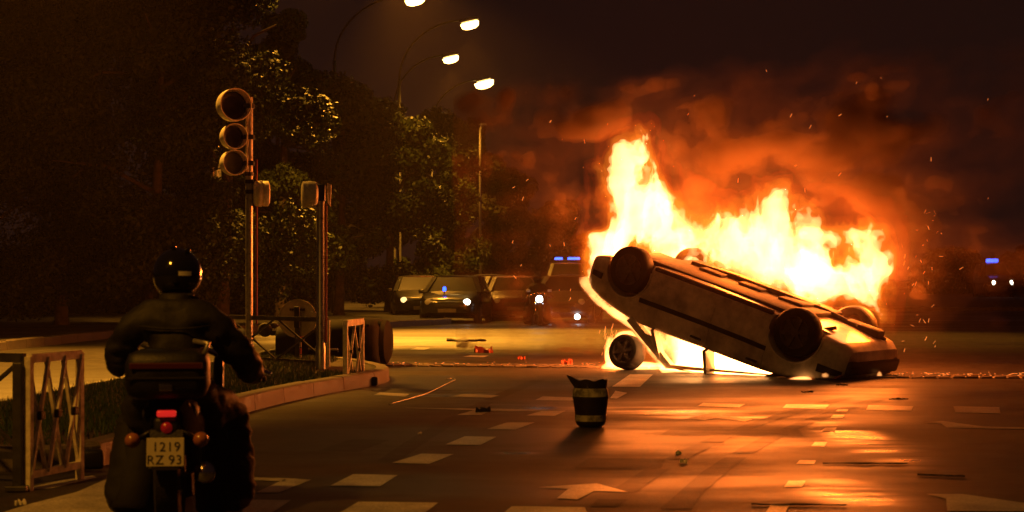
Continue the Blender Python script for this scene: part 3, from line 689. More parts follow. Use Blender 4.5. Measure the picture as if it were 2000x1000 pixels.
x, z = rel(606, 380); dd = Vector((-.98, -.18, 0)).normalized()
m_ = MB(); drum(m_, (-.09, 0, z), dd, .155, .12); m_.lathe([(0, 0), (.15, 0), (.155, .02), (.155, .07), (.12, .085), (0, .085)], (-.14, 0, z), dd, 28); m_.build('lamp_housing', M_signal, t, 40)
MB().box((.0, 0, z+.02), (.12, .12, .2), bev=.015).build('bracket', M_black, t, True)
m_ = MB(); m_.add([(.08, 0, z+.14), (.125, .02, z+.12), (.115, .02, z-.14), (.085, 0, z-.10), (.08, .03, z+.14), (.125, .05, z+.12), (.115, .05, z-.14), (.085, .03, z-.10)], [(0, 1, 2, 3), (7, 6, 5, 4), (0, 4, 5, 1), (1, 5, 6, 2), (2, 6, 7, 3), (3, 7, 4, 0)]); m_.build('visor', M_signal, t)
MB().bar((.068, 0, .45), (.068, 0, 2.1), .02, .02).build('cable_conduit', M_redpost_glow, t)

# ------------------------------------------------------------------ barriers
def barrier(a, b, h, label, nx=3, m=None, w=.035, name='barrier', zb=.17, post=True, foot=True, group='crossed-bar barriers round the island', post_m=None, z0=0):
    a, b = Vector((*a, 0)), Vector((*b, 0)); L = (b-a).length; t = thing(name, label, 'barrier', a, math.atan2((b-a).y, (b-a).x), group)
    m = m or M_barrier
    MB().bar((0, 0, h), (L, 0, h), w*1.1, w*1.5).build('top_rail', m, t)
    MB().bar((0, 0, zb), (L, 0, zb), w, w*1.2).build('bottom_rail', m, t)
    for x in (0, L):
        MB().bar((x, 0, -.02+z0), (x, 0, h+.01), w*1.1, w*1.1).build('post', post_m or m, t)
    k = L/nx
    for i in range(nx):
        MB().bar((i*k, .006, h), (i*k+k, .006, zb), w*.55, w*.6).bar((i*k, -.014, zb), (i*k+k, -.014, h), w*.55, w*.6).build('crossed_bars', m, t)
        MB().box((i*k+k/2, -.02, (h+zb)/2), (.05, .03, .05), bev=.008).build('clamp', M_black, t)
    if foot: MB().box((L/2, 0, .03), (.5, .16, .06) if L < .8 else (L*.9, .14, .05), bev=.015).build('foot', M_black, t, True)
    return t
barrier((-2.735, 9.28), (-2.585, 9.80), .75, 'nearest barrier panel, orange-lit top bar over crossed bars, beside the motorcycle', 3, w=.034, zb=.09, foot=False)
t = thing('barrier_post', 'dark square post standing at the left end of the nearest barrier panel', 'post', (-2.79, 9.26, 0)); MB().box((0, 0, .36), (.055, .055, .74), bev=.008).build('post', M_bdark, t); MB().box((0, 0, .02), (.12, .12, .03), bev=.005).build('base_plate', M_bdark, t)
barrier((-2.84, 9.55), (-4.3, 10.1), .74, 'dark barrier panel running out of the photo at the left edge', 2, m=M_bdark, w=.035, foot=False)
barrier((-1.84, 18.1), (-1.745, 19.05), .71, 'orange-lit barrier panel at the tip of the island, seen nearly end-on', 2, w=.045, zb=.06)
barrier((-2.26, 20.1), (-3.75, 21.6), .70, 'long dark barrier panel between the two signal masts', 2, m=M_bdark, w=.035, foot=False)
p = at(641, 737); t = thing('barrier_post', 'thin orange-lit post between shorter signal mast and end-on barrier', 'post', (p[0], p[1], 0)); MB().box((0, 0, .35), (.04, .04, .70), bev=.006).build('post', M_barrier, t); MB().box((0, 0, .02), (.1, .1, .03), bev=.005).build('base_plate', M_bdark, t)
# round sign seen from the back, on a banded post
p = at(582, 722); t = thing('road_sign', 'round road sign seen from behind on a banded post', 'sign', (p[0], p[1], 0)); Yq = p[1]
zc = H-(622-HY)*Yq/F
MB().lathe([(0, -.012), (.245, -.012), (.255, 0), (.255, .02), (.24, .02), (.24, -.002), (0, -.002)], (0, -.03, zc), (0, -1, 0), 40).build('sign_disc', M_signback, t, 35)
MB().box((0, -.07, zc), (.3, .03, .04)).box((0, -.07, zc+.12), (.2, .03, .03)).box((0, -.10, zc+.02), (.075, .045, .28), bev=.01).build('bracket', M_black, t)
MB().bar((0, -.06, 0), (0, -.06, zc+.1), .06, .06).build('post', M_bdark, t)
for k in range(5): MB().box((.038, -.075, .08+k*.085), (.03, .03, .068)).build('band', M_whitepost if k % 2 else M_redpost_glow, t)

# overturned wheeled waste container
p = at(640, 716); t = thing('waste_container', 'dark wheeled waste container tipped on its side behind the barriers', 'waste container', (p[0], p[1]+.3, 0), R(-4))
m_ = MB(); v = []; nn = 0
for x, sz in ((-.68, .54), (-.5, .60), (.45, .66), (.66, .64), (.74, .54)):
    v += [(x, -.4*sz/.6, .02), (x, .4*sz/.6, .02), (x, .46*sz/.6, sz*.25), (x, .46*sz/.6, sz*.8), (x, .36*sz/.6, sz), (x, -.36*sz/.6, sz), (x, -.46*sz/.6, sz*.8), (x, -.46*sz/.6, sz*.25)]
f = [tuple(range(8))[::-1], tuple(range(32, 40))]
for i in range(4):
    for k in range(8): f.append((i*8+k, i*8+(k+1) % 8, i*8+8+(k+1) % 8, i*8+8+k))
m_.add(v, f); m_.build('tub', M_bin, t, 50)
m_ = MB(); m_.lathe([(0, 0), (.36, .0), (.34, .06), (.25, .1), (0, .12)], (.745, 0, .33), (1, 0, 0), 24); m_.v = [(x, y*1.15, .33+(z-.33)*.88) for x, y, z in m_.v]; m_.build('lid', M_bin, t, 40)
for k in range(4): MB().box((-.3+k*.3, -.44, .34), (.05, .05, .5), bev=.01).build('ridge', M_bin, t)
for y, z in ((-.25, .12), (.25, .12), (-.25, .5), (.25, .5)):
    w_ = MB().lathe([(0, -.025), (.085, -.025), (.1, 0), (.085, .025), (0, .025)], (-.86, y, z), (0, 1, 0), 20).build('caster', M_rubber, t, True); MB().bar((-.86, y+.03, z), (-.66, y+.03, z), .04, .03).build('fork', M_steel, w_)
MB().tube([(-.2, -.47, .2), (-.2, -.53, .25), (.2, -.53, .25), (.2, -.47, .2)], .015, 8).build('handle', M_steel, t, True)
p = at(718, 752); t = thing('rubber_block', 'low black rubber block at the foot of the end-on barrier', 'block', (p[0], p[1], 0), R(12)); MB().box((0, 0, .05), (.2, .3, .1), bev=.02).build('block', M_black, t, True); MB().tube([(0, 0, .09), (0, 0, .115)], .03, 10).build('socket', M_steel, t)
p = at(178, 912); t = thing('rubber_block', 'black rubber block beside the near end of the island kerb', 'block', (p[0]-.02, p[1], 0), R(20)); MB().box((0, 0, .06), (.17, .3, .12), bev=.02).build('block', M_black, t, True); MB().tube([(0, 0, .11), (0, 0, .13)], .03, 10).build('socket', M_steel, t)

# broken tub-shaped beacon base standing on the road
p = at(1155, 836); t = thing('broken_beacon', 'dark tub-shaped plastic beacon with two pale bands and a torn lip, alone on the asphalt', 'beacon', (p[0], p[1]+.12, 0), R(15))
MB().lathe([(0, .0), (.085, .0), (.115, .02), (.125, .05)], n=32).lathe([(.127, .10), (.142, .22), (.148, .235), (.147, .25)], n=32).build('shell', M_tub, t, 40)
MB().lathe([(.125, .05), (.128, .05), (.131, .10), (.127, .10)], n=32).build('band', M_band, t, 40)
MB().lathe([(.147, .25), (.150, .25), (.142, .30), (.128, .325), (.125, .32), (.138, .30)], n=32).build('band', M_band, t, 40)
m_ = MB(); v = []; n = 28
for k in range(n+1):
    a = R(170)+k/n*R(215); rr = .132; tp = .385+.008*math.sin(k*.9)+.035*max(0, 1-k/6); fl_ = 1.0+(.42*max(0, 1-k/7))
    for r2 in (rr, rr-.01):
        v += [(math.cos(a)*r2, math.sin(a)*r2, .315), (math.cos(a)*r2*fl_*1.06, math.sin(a)*r2*fl_*1.06, tp)]
f = []
for k in range(n):
    a = k*4; b = a+4; f += [(a, b, b+1, a+1), (a+2, a+3, b+3, b+2), (a+1, b+1, b+3, a+3), (a, a+2, b+2, b)]
f += [(0, 1, 3, 2), (n*4, n*4+2, n*4+3, n*4+1)]
m_.add(v, f).build('torn_lip', M_tub, t, 50)

# ------------------------------------------------------------------ motorcycle and rider
def skin_mesh(name, verts, edges, radii, m, parent, root=0, sub=2, smooth=True):
    me = bpy.data.meshes.new(name); me.from_pydata(verts, edges, []); o = bpy.data.objects.new(name, me); C.link(o)
    sk = o.modifiers.new('s', 'SKIN'); sk.use_smooth_shade = True
    for i, r in enumerate(radii):
        sv = me.skin_vertices[0].data[i]; sv.radius = r if isinstance(r, tuple) else (r, r); sv.use_root = (i == root)
    sb = o.modifiers.new('u', 'SUBSURF'); sb.levels = sub; sb.render_levels = sub
    dg = bpy.context.evaluated_depsgraph_get(); out = bpy.data.meshes.new_from_object(o.evaluated_get(dg), depsgraph=dg)
    bpy.data.objects.remove(o); out.materials.clear(); return link(name, out, m, parent, True)
def make_rider(label, loc, rz, group=None):
    t = thing('person', label, 'person', loc, rz, group)
    V = [(0, -.02, .60), (0, .0, .74), (0, .05, .88), (0, .09, 1.0), (0, .12, 1.075), (0, .14, 1.13), (0, .16, 1.20),
         (-.155, .09, 1.0), (-.25, .08, .90), (-.30, .13, .78), (-.30, .30, .75), (-.30, .46, .77),
         (.155, .09, 1.0), (.25, .10, .90), (.33, .16, .79), (.37, .30, .72), (.40, .45, .70),
         (-.10, .02, .56), (-.16, .20, .54), (-.20, .36, .48), (-.22, .22, .28), (-.235, .08, .08), (-.25, .22, .05),
         (.11, .02, .56), (.20, .20, .54), (.245, .36, .48), (.27, .22, .28), (.275, .08, .08), (.285, .22, .05)]
    E_ = [(0, 1), (1, 2), (2, 3), (3, 4), (4, 5), (5, 6), (3, 7), (7, 8), (8, 9), (9, 10), (10, 11), (3, 12), (12, 13), (13, 14), (14, 15), (15, 16),
          (0, 17), (17, 18), (18, 19), (19, 20), (20, 21), (21, 22), (0, 23), (23, 24), (24, 25), (25, 26), (26, 27), (27, 28)]
    Rr = [(.16, .13), (.15, .125), (.165, .125), (.165, .115), .085, .06, .08, .095, .085, .072, .055, .042, .095, .085, .075, .058, .042,
          .13, .125, .115, .12, .12, .07, .13, .125, .115, .12, .12, .07]
    body = skin_mesh('body', V, E_, Rr, M_jacket, t, sub=3)
    me = body.data; nv = len(me.vertices); co = np.empty(nv*3, np.float32); no = np.empty(nv*3, np.float32); me.vertices.foreach_get('co', co); me.vertices.foreach_get('normal', no); co = co.reshape(-1, 3); no = no.reshape(-1, 3)
    fo = (fbm(co[:, 0]*7+50, co[:, 1]*7+50, co[:, 2]*16+50, 3, .5, True)-.6)*.045+(fbm(co[:, 0]*5+9, co[:, 1]*5+9, co[:, 2]*5+9, 2)-.5)*.03      # creases of the clothing
    co += no*(fo*np.clip((1.12-co[:, 2])*8, 0, 1))[:, None]; me.vertices.foreach_set('co', co.ravel()); me.update()
    me.materials.append(M_trouser); me.materials.append(M_boot)
    for q in me.polygons:
        c = q.center
        if c.z < .10: q.material_index = 2
        elif c.z < .56: q.material_index = 1
    # jacket hem, collar and soft folds
    MB().lathe([(.19, .60), (.215, .585), (.205, .66), (.185, .70)], (0, -.01, 0), n=32).build('jacket_hem', M_jacket, body, True)
    for s in (-1, 1):        # rain trousers hanging wide over the boots
        q = MB(); q.lathe([(.105, .0), (.118, .02), (.110, .16), (.098, .32), (.085, .46)], (s*.215, .08, .03), (-.13*s, .30, 1), 22); q.build('trouser_leg', M_trouser, body, True)
    MB().tube([(-.17, -.03, .965), (-.08, -.055, .955), (0, -.06, .95), (.08, -.055, .955), (.17, -.03, .965)], .006, 6).build('yoke_seam', M_jacket, body, True)
    MB().box((0, -.135, .66), (.30, .02, .035), bev=.008).build('belt', M_boot, body, True)
    c = MB().lathe([(.10, 1.06), (.085, 1.12), (.078, 1.13), (.085, 1.05)], (0, .125, 0), n=24).build('collar', M_jacket, body, True)
    # gloves with five fingers closed on the grips
    for s, hx, hy, hz in ((-1, -.30, .47, .77), (1, .40, .46, .70)):
        vs = [(hx, hy, hz), (hx, hy+.05, hz+.005)]; es = [(0, 1)]; rd = [.038, .040]
        for k in range(4):
            fx = hx+(-.033+.022*k); b = len(vs); l_ = (.9, 1, .97, .82)[k]
            vs += [(fx, hy+.075, hz+.01), (fx, hy+.10*l_+.005, hz-.012), (fx, hy+.092*l_, hz-.042), (fx, hy+.068, hz-.05)]; es += [(1, b), (b, b+1), (b+1, b+2), (b+2, b+3)]; rd += [.0125, .0115, .011, .009]
        b = len(vs); vs += [(hx-s*.04, hy+.03, hz-.015), (hx-s*.045, hy+.06, hz-.035), (hx-s*.03, hy+.078, hz-.045)]; es += [(0, b), (b, b+1), (b+1, b+2)]; rd += [.015, .013, .011]
        skin_mesh('hand', vs, es, rd, M_glove, body, sub=1)
    # face and helmet
    hd = MB().lathe([(0, -.12), (.05, -.11), (.07, -.06), (.08, 0), (.075, .06), (.05, .1), (0, .115)], (0, .17, 1.215), n=24)
    hd.v = [(x, .17+(y-.17)*1.15, z) for x, y, z in hd.v]; ho = hd.build('head', M_skin, body, True)
    MB().lathe([(0, .02), (.012, .01), (.016, 0)], (0, .26, 1.20), (0, 1, 0), 12).build('nose', M_skin, ho, True)
    hl = MB(); pr = []
    for k in range(15):
        a = -math.pi/2*.80+k/14*math.pi*.90; pr.append((.125*math.cos(a)*(1 if a > -.6 else .97), .135*math.sin(a)))
    hl.lathe(pr, (0, .165, 1.225), n=40); hl.v = [(x, .165+(y-.165)*1.14, z) for x, y, z in hl.v]; hm = hl.build('helmet', M_helmet, t, True)
    v = MB(); v.lathe([(.129, -.045), (.131, 0), (.126, .045)], (0, .165, 1.225), n=40); v.v = [(x, .165+(y-.165)*1.16, z) for x, y, z in v.v]
    vv = v.v; keep = [f for f in v.f if all(vv[i][1] > .19 for i in f)]; v.f = keep; v.m = [0]*len(keep); v.build('visor', M_glass, hm, True)
    def on(x, z, w_, h_, m_, nm):
        q = MB(); pts = []
        for i in range(7):
            for j in (0, 1):
                xx = x-w_/2+w_*i/6; zz = z+(j-.5)*h_; dx = xx/.125; dz = (zz-1.225)/.135; yy = .165-1.14*.125*math.sqrt(max(0, 1-dx*dx-dz*dz))-.003; pts.append((xx, yy, zz))
        q.add(pts, [(2*i, 2*i+2, 2*i+3, 2*i+1) for i in range(6)]); q.build(nm, m_, hm, True)
    on(.045, 1.228, .062, .022, M_refl, 'reflective_strip')
    MB().box((-.02, .15, 1.362), (.03, .07, .02), bev=.006).build('vent', M_helmet, hm, True)
    MB().box((.055, .12, 1.345), (.025, .07, .02), bev=.006).build('vent', M_helmet, hm, True)
    return t
def make_bike(label, loc, rz, group=None, head_lit=False, plate=True):
    t = thing('motorcycle', label, 'motorcycle', loc, rz, group)
    for y in (-.36, .78):
        w_ = MB().lathe([(.20, -.05), (.25, -.062), (.29, -.05), (.305, 0), (.29, .05), (.25, .062), (.20, .05), (.19, 0), (.20, -.05)], (0, y, .305), (1, 0, 0), 36).build('wheel', M_rubber, t, 40)
        r_ = MB().lathe([(.2, -.03), (.18, -.03), (.18, .03), (.2, .03)], (0, y, .305), (1, 0, 0), 36)
        for k in range(5): a = k*1.2566; r_.bar((0, y, .305), (0, y+.19*math.cos(a), .305+.19*math.sin(a)), .03, .02, up=(1, 0, 0))
        r_.lathe([(0, -.07), (.05, -.07), (.05, .07), (0, .07)], (0, y, .305), (1, 0, 0), 16); r_.build('rim', M_rim, w_, 35)
    MB().box((0, .15, .40), (.28, .5, .34), bev=.06).build('engine', M_black, t, True)
    s_ = MB(); s_.box((0, -.12, .56), (.26, .62, .10), bev=.04).box((0, -.38, .60), (.2, .3, .07), bev=.03); s_.build('seat', M_trim, t, True)
    m_ = MB(); v = []
    for y, w2, z0, z1 in ((-.60, .07, .52, .60), (-.5, .11, .46, .64), (-.2, .14, .42, .60), (.1, .15, .38, .58), (.3, .17, .40, .72), (.5, .16, .45, .84), (.66, .10, .55, .80)):
        v += [(-w2, y, z0), (w2, y, z0), (w2*1.05, y, (z0+z1)/2), (w2*.8, y, z1), (-w2*.8, y, z1), (-w2*1.05, y, (z0+z1)/2)]
    f = [tuple(range(6))[::-1], tuple(range(36, 42))]
    for i in range(6):
        for k in range(6): f.append((i*6+k, i*6+(k+1) % 6, i*6+6+(k+1) % 6, i*6+6+k))
    m_.add(v, f).build('fairing', M_dull, t, 50)
    fk = MB()
    for s in (-1, 1): fk.tube([(s*.10, .78, .305), (s*.10, .52, .80)], .024, 10)
    fk.build('fork', M_chrome, t, True)
    MB().tube([(-.38, .52, .75), (-.3, .53, .77), (-.1, .52, .84), (.1, .52, .84), (.3, .53, .74), (.47, .50, .69)], .016, 10).build('handlebar', M_chrome, t, True)
    for s in (-1, 1):
        g_ = MB().tube([(s*.12, .54, .80), (s*.27, .56, .88)], .008, 8).build('mirror', M_black, t, True)
        MB().box((s*.28, .56, .90), (.11, .025, .07), bev=.015).build('mirror_glass', M_lampoff, g_, True)
        MB().tube([(s*.06, -.60, .50), (s*.13, -.60, .46)], .012, 8).build('indicator_stalk', M_black, t, True)
        MB().lathe([(0, .04), (.02, .036), (.034, .018), (.036, 0), (.02, -.03), (0, -.032)], (s*.155, -.615, .455), (0, -1, 0), 18).build('indicator', M_orange, t, True)
        MB().box((s*.20, .38, .62), (.05, .16, .34), rot=(R(-18), 0, 0), bev=.02).build('leg_shield', M_darkcar, t, True)
    tc = MB().box((0, -.50, .755), (.38, .34, .23), bev=.06).build('top_case', M_black, t, True)
    MB().box((0, -.672, .80), (.33, .012, .030), bev=.004).build('reflector', M_redrefl, tc)
    MB().box((0, -.672, .745), (.36, .01, .008)).build('seam', M_trim, tc)
    MB().box((0, -.674, .70), (.06, .012, .03), bev=.004).build('latch', M_chrome, tc)
    MB().tube([(.17, -.62, .85), (.19, -.60, .90), (.12, -.56, .91)], .012, 8).build('strap', M_steel, tc, True)
    MB().box((0, -.635, .578), (.088, .03, .030), bev=.008).build('tail_light', M_tail, t, True)
    MB().lathe([(0, .02), (.02, .016), (.03, 0)], (0, -.625, .512), (0, -1, 0), 16).build('lower_tail_light', M_taild, t, True)
    MB().box((0, -.60, .50), (.12, .06, .12), bev=.02).build('lamp_bracket', M_black, t, True)
    MB().bar((0, -.62, .50), (0, -.695, .33), .15, .012).build('mudguard', M_black, t)
    MB().tube([(.13, .1, .24), (.16, -.2, .24), (.17, -.58, .30)], [.03, .045, .05], 14).build('exhaust', M_chrome, t, True)
    if plate:
        pl = MB().box((0, -.712, .408), (.168, .006, .13), rot=(R(-8), 0, 0), bev=.002).build('number_plate', M_plate, t)
        for txt, x, z, sz in (('1219', .004, .431, .052), ('RZ', -.045, .372, .052), ('93', .045, .372, .052)):
            cu = bpy.data.curves.new('lettering', 'FONT'); cu.body = txt; cu.size = sz*1.15; cu.align_x = 'CENTER'; cu.align_y = 'CENTER'; cu.extrude = .0006; cu.space_character = 1.1
            o = bpy.data.objects.new('lettering', cu); C.link(o); dg = bpy.context.evaluated_depsgraph_get(); me = bpy.data.meshes.new_from_object(o.evaluated_get(dg)); bpy.data.objects.remove(o)
            lo = link('lettering', me, M_trim, pl); lo.location = (x, -.7165-(.408-z)*.14, z); lo.rotation_euler = (R(82), 0, 0)
        MB().box((0, -.715, .333), (.12, .012, .012)).build('plate_clip', M_trim, t)
    if head_lit: MB().lathe([(0, .05), (.06, .045), (.09, .02), (.095, 0)], (0, .68, .68), (0, 1, 0), 20).build('headlight', M_headw, t, True)
    else: MB().lathe([(0, .05), (.06, .045), (.09, .02), (.095, 0)], (0, .68, .68), (0, 1, 0), 20).build('headlight', M_lampoff, t, True)
    return t
bx_, by_ = -1.685, 8.2
make_bike('black touring motorcycle seen from behind with top case, lit tail light and pale number plate', (bx_, by_, 0), R(8))
make_rider('motorcyclist in black jacket and glossy black helmet seen from behind, nearest the camera', (bx_, by_, 0), R(8))

# ------------------------------------------------------------------ queue of vehicles far behind
QG = 'vehicles held up in the dark behind the fire'
def put(px, Y): return ((px-1000)*Y/F, Y, 0)
make_car('parked_car', 'dark car at the left end of the queue beside the kerb', 'car', M_darkcar, put(818, 50), R(-84), QG, tall=.93, lit=('d', 'b'), head=M_head)
make_car('parked_car', 'grey car with one rectangular lit headlamp, second from the kerb', 'car', M_greycar, put(893, 46), R(-96), QG, tall=.92, lit=('o', 'b'), head=M_head)
make_car('parked_car', 'unlit dark car between the grey car and the red car', 'car', M_darkcar, put(955, 52), R(-90), QG, tall=.95, lit=('o', 'o'))
make_car('parked_car', 'red car with unlit headlamps left of the lit motorcycle', 'car', M_redcar, put(1003, 49), R(-88), QG, tall=.92, lit=('o', 'o'))
make_car('parked_van', 'pale estate car with lit headlamp partly behind the flames', 'van', M_cream, put(1112, 46), R(-98), QG, tall=.93, lit=('b', 'o'), head=M_head, low_discs=True)
t = make_car('police_van', 'dark tall police van with a blue light bar behind the pale estate car', 'van', M_darkcar, put(1108, 62), R(-90), QG, tall=1.30, lit=('o', 'o'), panel=True)
lb = MB().box((.1, 0, 1.46), (.25, 1.0, .05), bev=.02).build('light_bar', M_trim, t, True)
MB().box((.1, .24, 1.51), (.22, .46, .09), bev=.03).build('beacon', M_blue, lb, True); MB().box((.1, -.33, 1.51), (.22, .30, .09), bev=.03).build('beacon', M_blue, lb, True)
make_bike('oncoming motorcycle with a bright white headlamp in the queue', put(1049, 43), R(184), QG, head_lit=True, plate=False)
make_rider('motorcyclist astride the oncoming motorcycle with the white headlamp', put(1049, 43), R(184), QG)
t = make_car('police_van', 'distant dark van with blue roof beacon and two lit headlamps at the right edge', 'van', M_darkcar, put(1940, 100), R(-90), None, tall=1.55, lit=('b', 'b'), head=M_head, panel=True)
MB().box((.1, -.1, 1.50), (.25, .7, .14), bev=.03).build('beacon', M_blue, t, True)
t = thing('beacon_stand', 'small lamp post with a blue lamp standing left in the queue beside the dark car', 'lamp', put(868, 44.5))
MB().tube([(0, 0, 0), (0, 0, .86)], .02, 8).build('pole', M_steel, t); MB().lathe([(0, .1), (.04, .08), (.05, 0), (.04, -.03), (0, -.03)], (0, 0, .9), n=16).build('lamp', M_blue, t, True)

# thin lit post in front of the dark round tree
t = thing('lamp_post', 'slim lit post rising in front of the dark round tree, without a lit lamp', 'post', put(938, 66)); MB().tube([(0, 0, 0), (0, 0, 7.2), (.06, 0, 7.4)], [.06, .05, .04], 8).build('pole', M_steel, t, True); MB().box((.12, 0, 7.42), (.3, .12, .08), bev=.02).build('cap', M_steel, t)

# ------------------------------------------------------------------ trees
def tree(px, Y, topy, rad, label, seed, n=11000, leaf=.13, m=None, low=.10, group='trees along the left verge', name='tree', trunk_h=None):
    r = np.random.RandomState(seed); rr = random.Random(seed); x0 = (px-1000)*Y/F; ht = H-(topy-HY)*Y/F
    t = thing(name, label, 'tree', (x0, Y, 0), 0, group)
    tk = MB(); th = ht*.55; lean = rr.uniform(-.2, .2)
    tk.tube([(0, 0, 0), (0, 0, .3), (lean*.3, .05, th*.4), (lean, .1, th), (lean*1.3, .1, ht*.82)], [.22, .16, .13, .09, .03], 10)
    tips = []
    for k in range(9):
        a = rr.uniform(0, 6.28); z0 = rr.uniform(.25, .7)*ht; L = rad*rr.uniform(.5, .9); e = Vector((math.cos(a)*L, math.sin(a)*L, z0+rr.uniform(.3, 1.4)))
        s0 = Vector((lean*z0/th, .05, z0)); md = (s0+e)/2+Vector((0, 0, .25)); tk.tube([s0, md, e], [.06, .04, .012], 6); tips.append(e)
    tk.build('trunk', M_bark, t, True)
    # sub-crowns
    bl = []
    for k in range(46):
        zc = r.uniform(low, .97); prof = math.sin(math.pi*min(1, (zc-low)/(1-low)*.82+.16))**.65
        a = r.uniform(0, 6.28); q = rad*prof*r.uniform(.25, .92); bl.append((math.cos(a)*q, math.sin(a)*q, zc*ht, rad*r.uniform(.18, .36)))
    bl = np.array(bl); w_ = bl[:, 3]**2; pick = r.choice(len(bl), n, p=w_/w_.sum()); B_ = bl[pick]
    d = r.randn(n, 3); d /= np.linalg.norm(d, axis=1)[:, None]; q = r.uniform(.55, 1.08, n)[:, None]
    c = B_[:, :3]+d*B_[:, 3:4]*q*np.array([1, 1, .8])
    c[:, 2] = np.maximum(c[:, 2], .3)
    nrm = d+r.randn(n, 3)*.7; nrm /= np.linalg.norm(nrm, axis=1)[:, None]; u_ = np.cross(nrm, r.randn(n, 3)); u_ /= np.linalg.norm(u_, axis=1)[:, None]; v_ = np.cross(nrm, u_)
    s = leaf*r.uniform(.55, 1.3, n)[:, None]; v = np.empty((n, 5, 3)); v[:, 0] = c-u_*s; v[:, 1] = c-v_*s*.55; v[:, 2] = c+u_*s*.6-v_*s*.35+nrm*s*.15; v[:, 3] = c+u_*s*1.1; v[:, 4] = c+v_*s*.55+nrm*s*.1
    me = bpy.data.meshes.new('crown'); me.vertices.add(n*5); me.vertices.foreach_set('co', v.astype(np.float32).ravel()); me.loops.add(n*5); me.loops.foreach_set('vertex_index', np.arange(n*5, dtype=np.int32))
    me.polygons.add(n); me.polygons.foreach_set('loop_start', np.arange(n, dtype=np.int32)*5); me.update(calc_edges=True); link('crown', me, m or M_leaf, t)
TR = [(-60, 37, -60, 3.2, 'dense dark tree filling the left edge'), (120, 38, -120, 3.3, 'tall dark tree just right of the left edge'), (295, 37, -90, 2.7, 'leafy tree above the motorcyclist helmet'),
      (435, 38, -140, 2.6, 'tall tree behind the three-lamp signal with warm-lit leaves'), (548, 45, 10, 1.4, 'narrow upright tree whose yellow-lit edge meets the night sky'), (545, 49, 120, 2.4, 'broad tree between the two signal masts'),
      (662, 48, 165, 2.1, 'mid-height tree above the shorter signal mast'), (760, 54, 190, 2.2, 'tree left of the lowest lit lamp, its top under the lamp arm'), (838, 61, 212, 2.0, 'tree just left of the dark round tree')]
for i, (px, Y, ty, rad, lb) in enumerate(TR): tree(px, Y, ty, rad, lb, 20+i, n=42000 if i < 6 else 24000, leaf=.065 if i < 6 else .085)
tree(905, 76, 215, 2.0, 'dark round tree behind the slim lit post', 40, 16000, .13, M_leafd)
tree(985, 88, 330, 2.4, 'low dark tree behind the queue of cars', 41, 8000, .22, M_leafd)
tree(1080, 95, 400, 2.6, 'low dark tree above the police van', 42, 7000, .24, M_leafd)
tree(1860, 120, 500, 3.2, 'dark distant tree left of the far van', 43, 6000, .3, M_leafd)
tree(2010, 125, 490, 3.5, 'dark distant tree behind the far van at the right edge', 44, 6000, .3, M_leafd)
# undergrowth that closes the view under the crowns
r = np.random.RandomState(5); n = 26000
xx = r.uniform(-34, 2, n); yy = 52-xx*.0+r.uniform(-2, 4, n)+np.clip(-xx-12, 0, 30)*-.7; zz = r.uniform(0, 1, n)**.8*(2.3+.6*np.sin(xx*1.3)+.4*np.sin(xx*3.1)); yy = np.where(xx > -6, yy+45, yy)
c = np.stack([xx, yy, zz], 1); u_ = r.randn(n, 3); u_ /= np.linalg.norm(u_, axis=1)[:, None]; k_ = np.cross(u_, r.randn(n, 3)); k_ /= np.linalg.norm(k_, axis=1)[:, None]
v = np.stack([c-u_*.2, c-k_*.12, c+u_*.2, c+k_*.12], 1); me = bpy.data.meshes.new('undergrowth'); me.vertices.add(n*4); me.vertices.foreach_set('co', v.astype(np.float32).ravel()); me.loops.add(n*4); me.loops.foreach_set('vertex_index', np.arange(n*4, dtype=np.int32))
me.polygons.add(n); me.polygons.foreach_set('loop_start', np.arange(n, dtype=np.int32)*4); me.update(calc_edges=True)
tag(link('undergrowth', me, M_leafd), 'dark shrubs and undergrowth below the trees', 'undergrowth', kind='stuff')

# ------------------------------------------------------------------ debris on the road
DG = 'debris scattered on the asphalt'
def debris(px, py, L, wd, h, rz, label, m=M_char, name='debris_piece', seed=1, cat='debris'):
    x, y = at(px, py); rr = random.Random(seed); k = 9; m_ = MB(); v = []
    for i in range(k+1):
        s = -L/2+L*i/k; ww = wd*(.35+.65*math.sin(math.pi*min(1, max(0, (i+.6)/(k+1)))))*rr.uniform(.6, 1.1); zz = h*rr.uniform(.4, 1.0); o_ = rr.gauss(0, wd*.35)
        v += [(s, o_-ww/2, .0), (s, o_+ww/2, .0), (s, o_+ww*.35, zz), (s, o_-ww*.35, zz*rr.uniform(.5, 1))]
    f = [(3, 2, 1, 0), (k*4, k*4+1, k*4+2, k*4+3)]
    for i in range(k):
        for j in range(4): f.append((i*4+j, i*4+(j+1) % 4, i*4+4+(j+1) % 4, i*4+4+j))
    m_.add(v, f); o = m_.build(name, m); o.location = (x, y, .004); o.rotation_euler = (0, 0, rz); tag(o, label, cat, DG)
debris(1560, 988, .50, .028, .010, R(-4), 'long charred splinter lying at the bottom edge of the photo', seed=1)
debris(1838, 931, .28, .03, .012, R(-18), 'bent dark strip on the asphalt at lower right', seed=2)
debris(1690, 907, .55, .03, .012, R(-2), 'thin dark strip crossing the bright red reflection', seed=3)
debris(943, 805, .16, .05, .05, R(35), 'small black shard on a road dash left of the beacon', seed=4)
debris(1577, 767, .12, .06, .02, 0, 'dark flake below the rear wheel of the overturned car', seed=5)
debris(1645, 753, .14, .05, .02, R(5), 'dark flake just in front of the crushed roof', seed=6)
debris(1755, 781, .20, .04, .02, R(8), 'dark sliver right of the wreck', seed=7)
debris(912, 667, .75, .3, .06, R(10), 'flat dark panel on the lit asphalt far behind', seed=8)
debris(948, 689, .3, .2, .12, R(20), 'crumpled reddish scrap on the far asphalt', m=M_redpost_glow, seed=9)
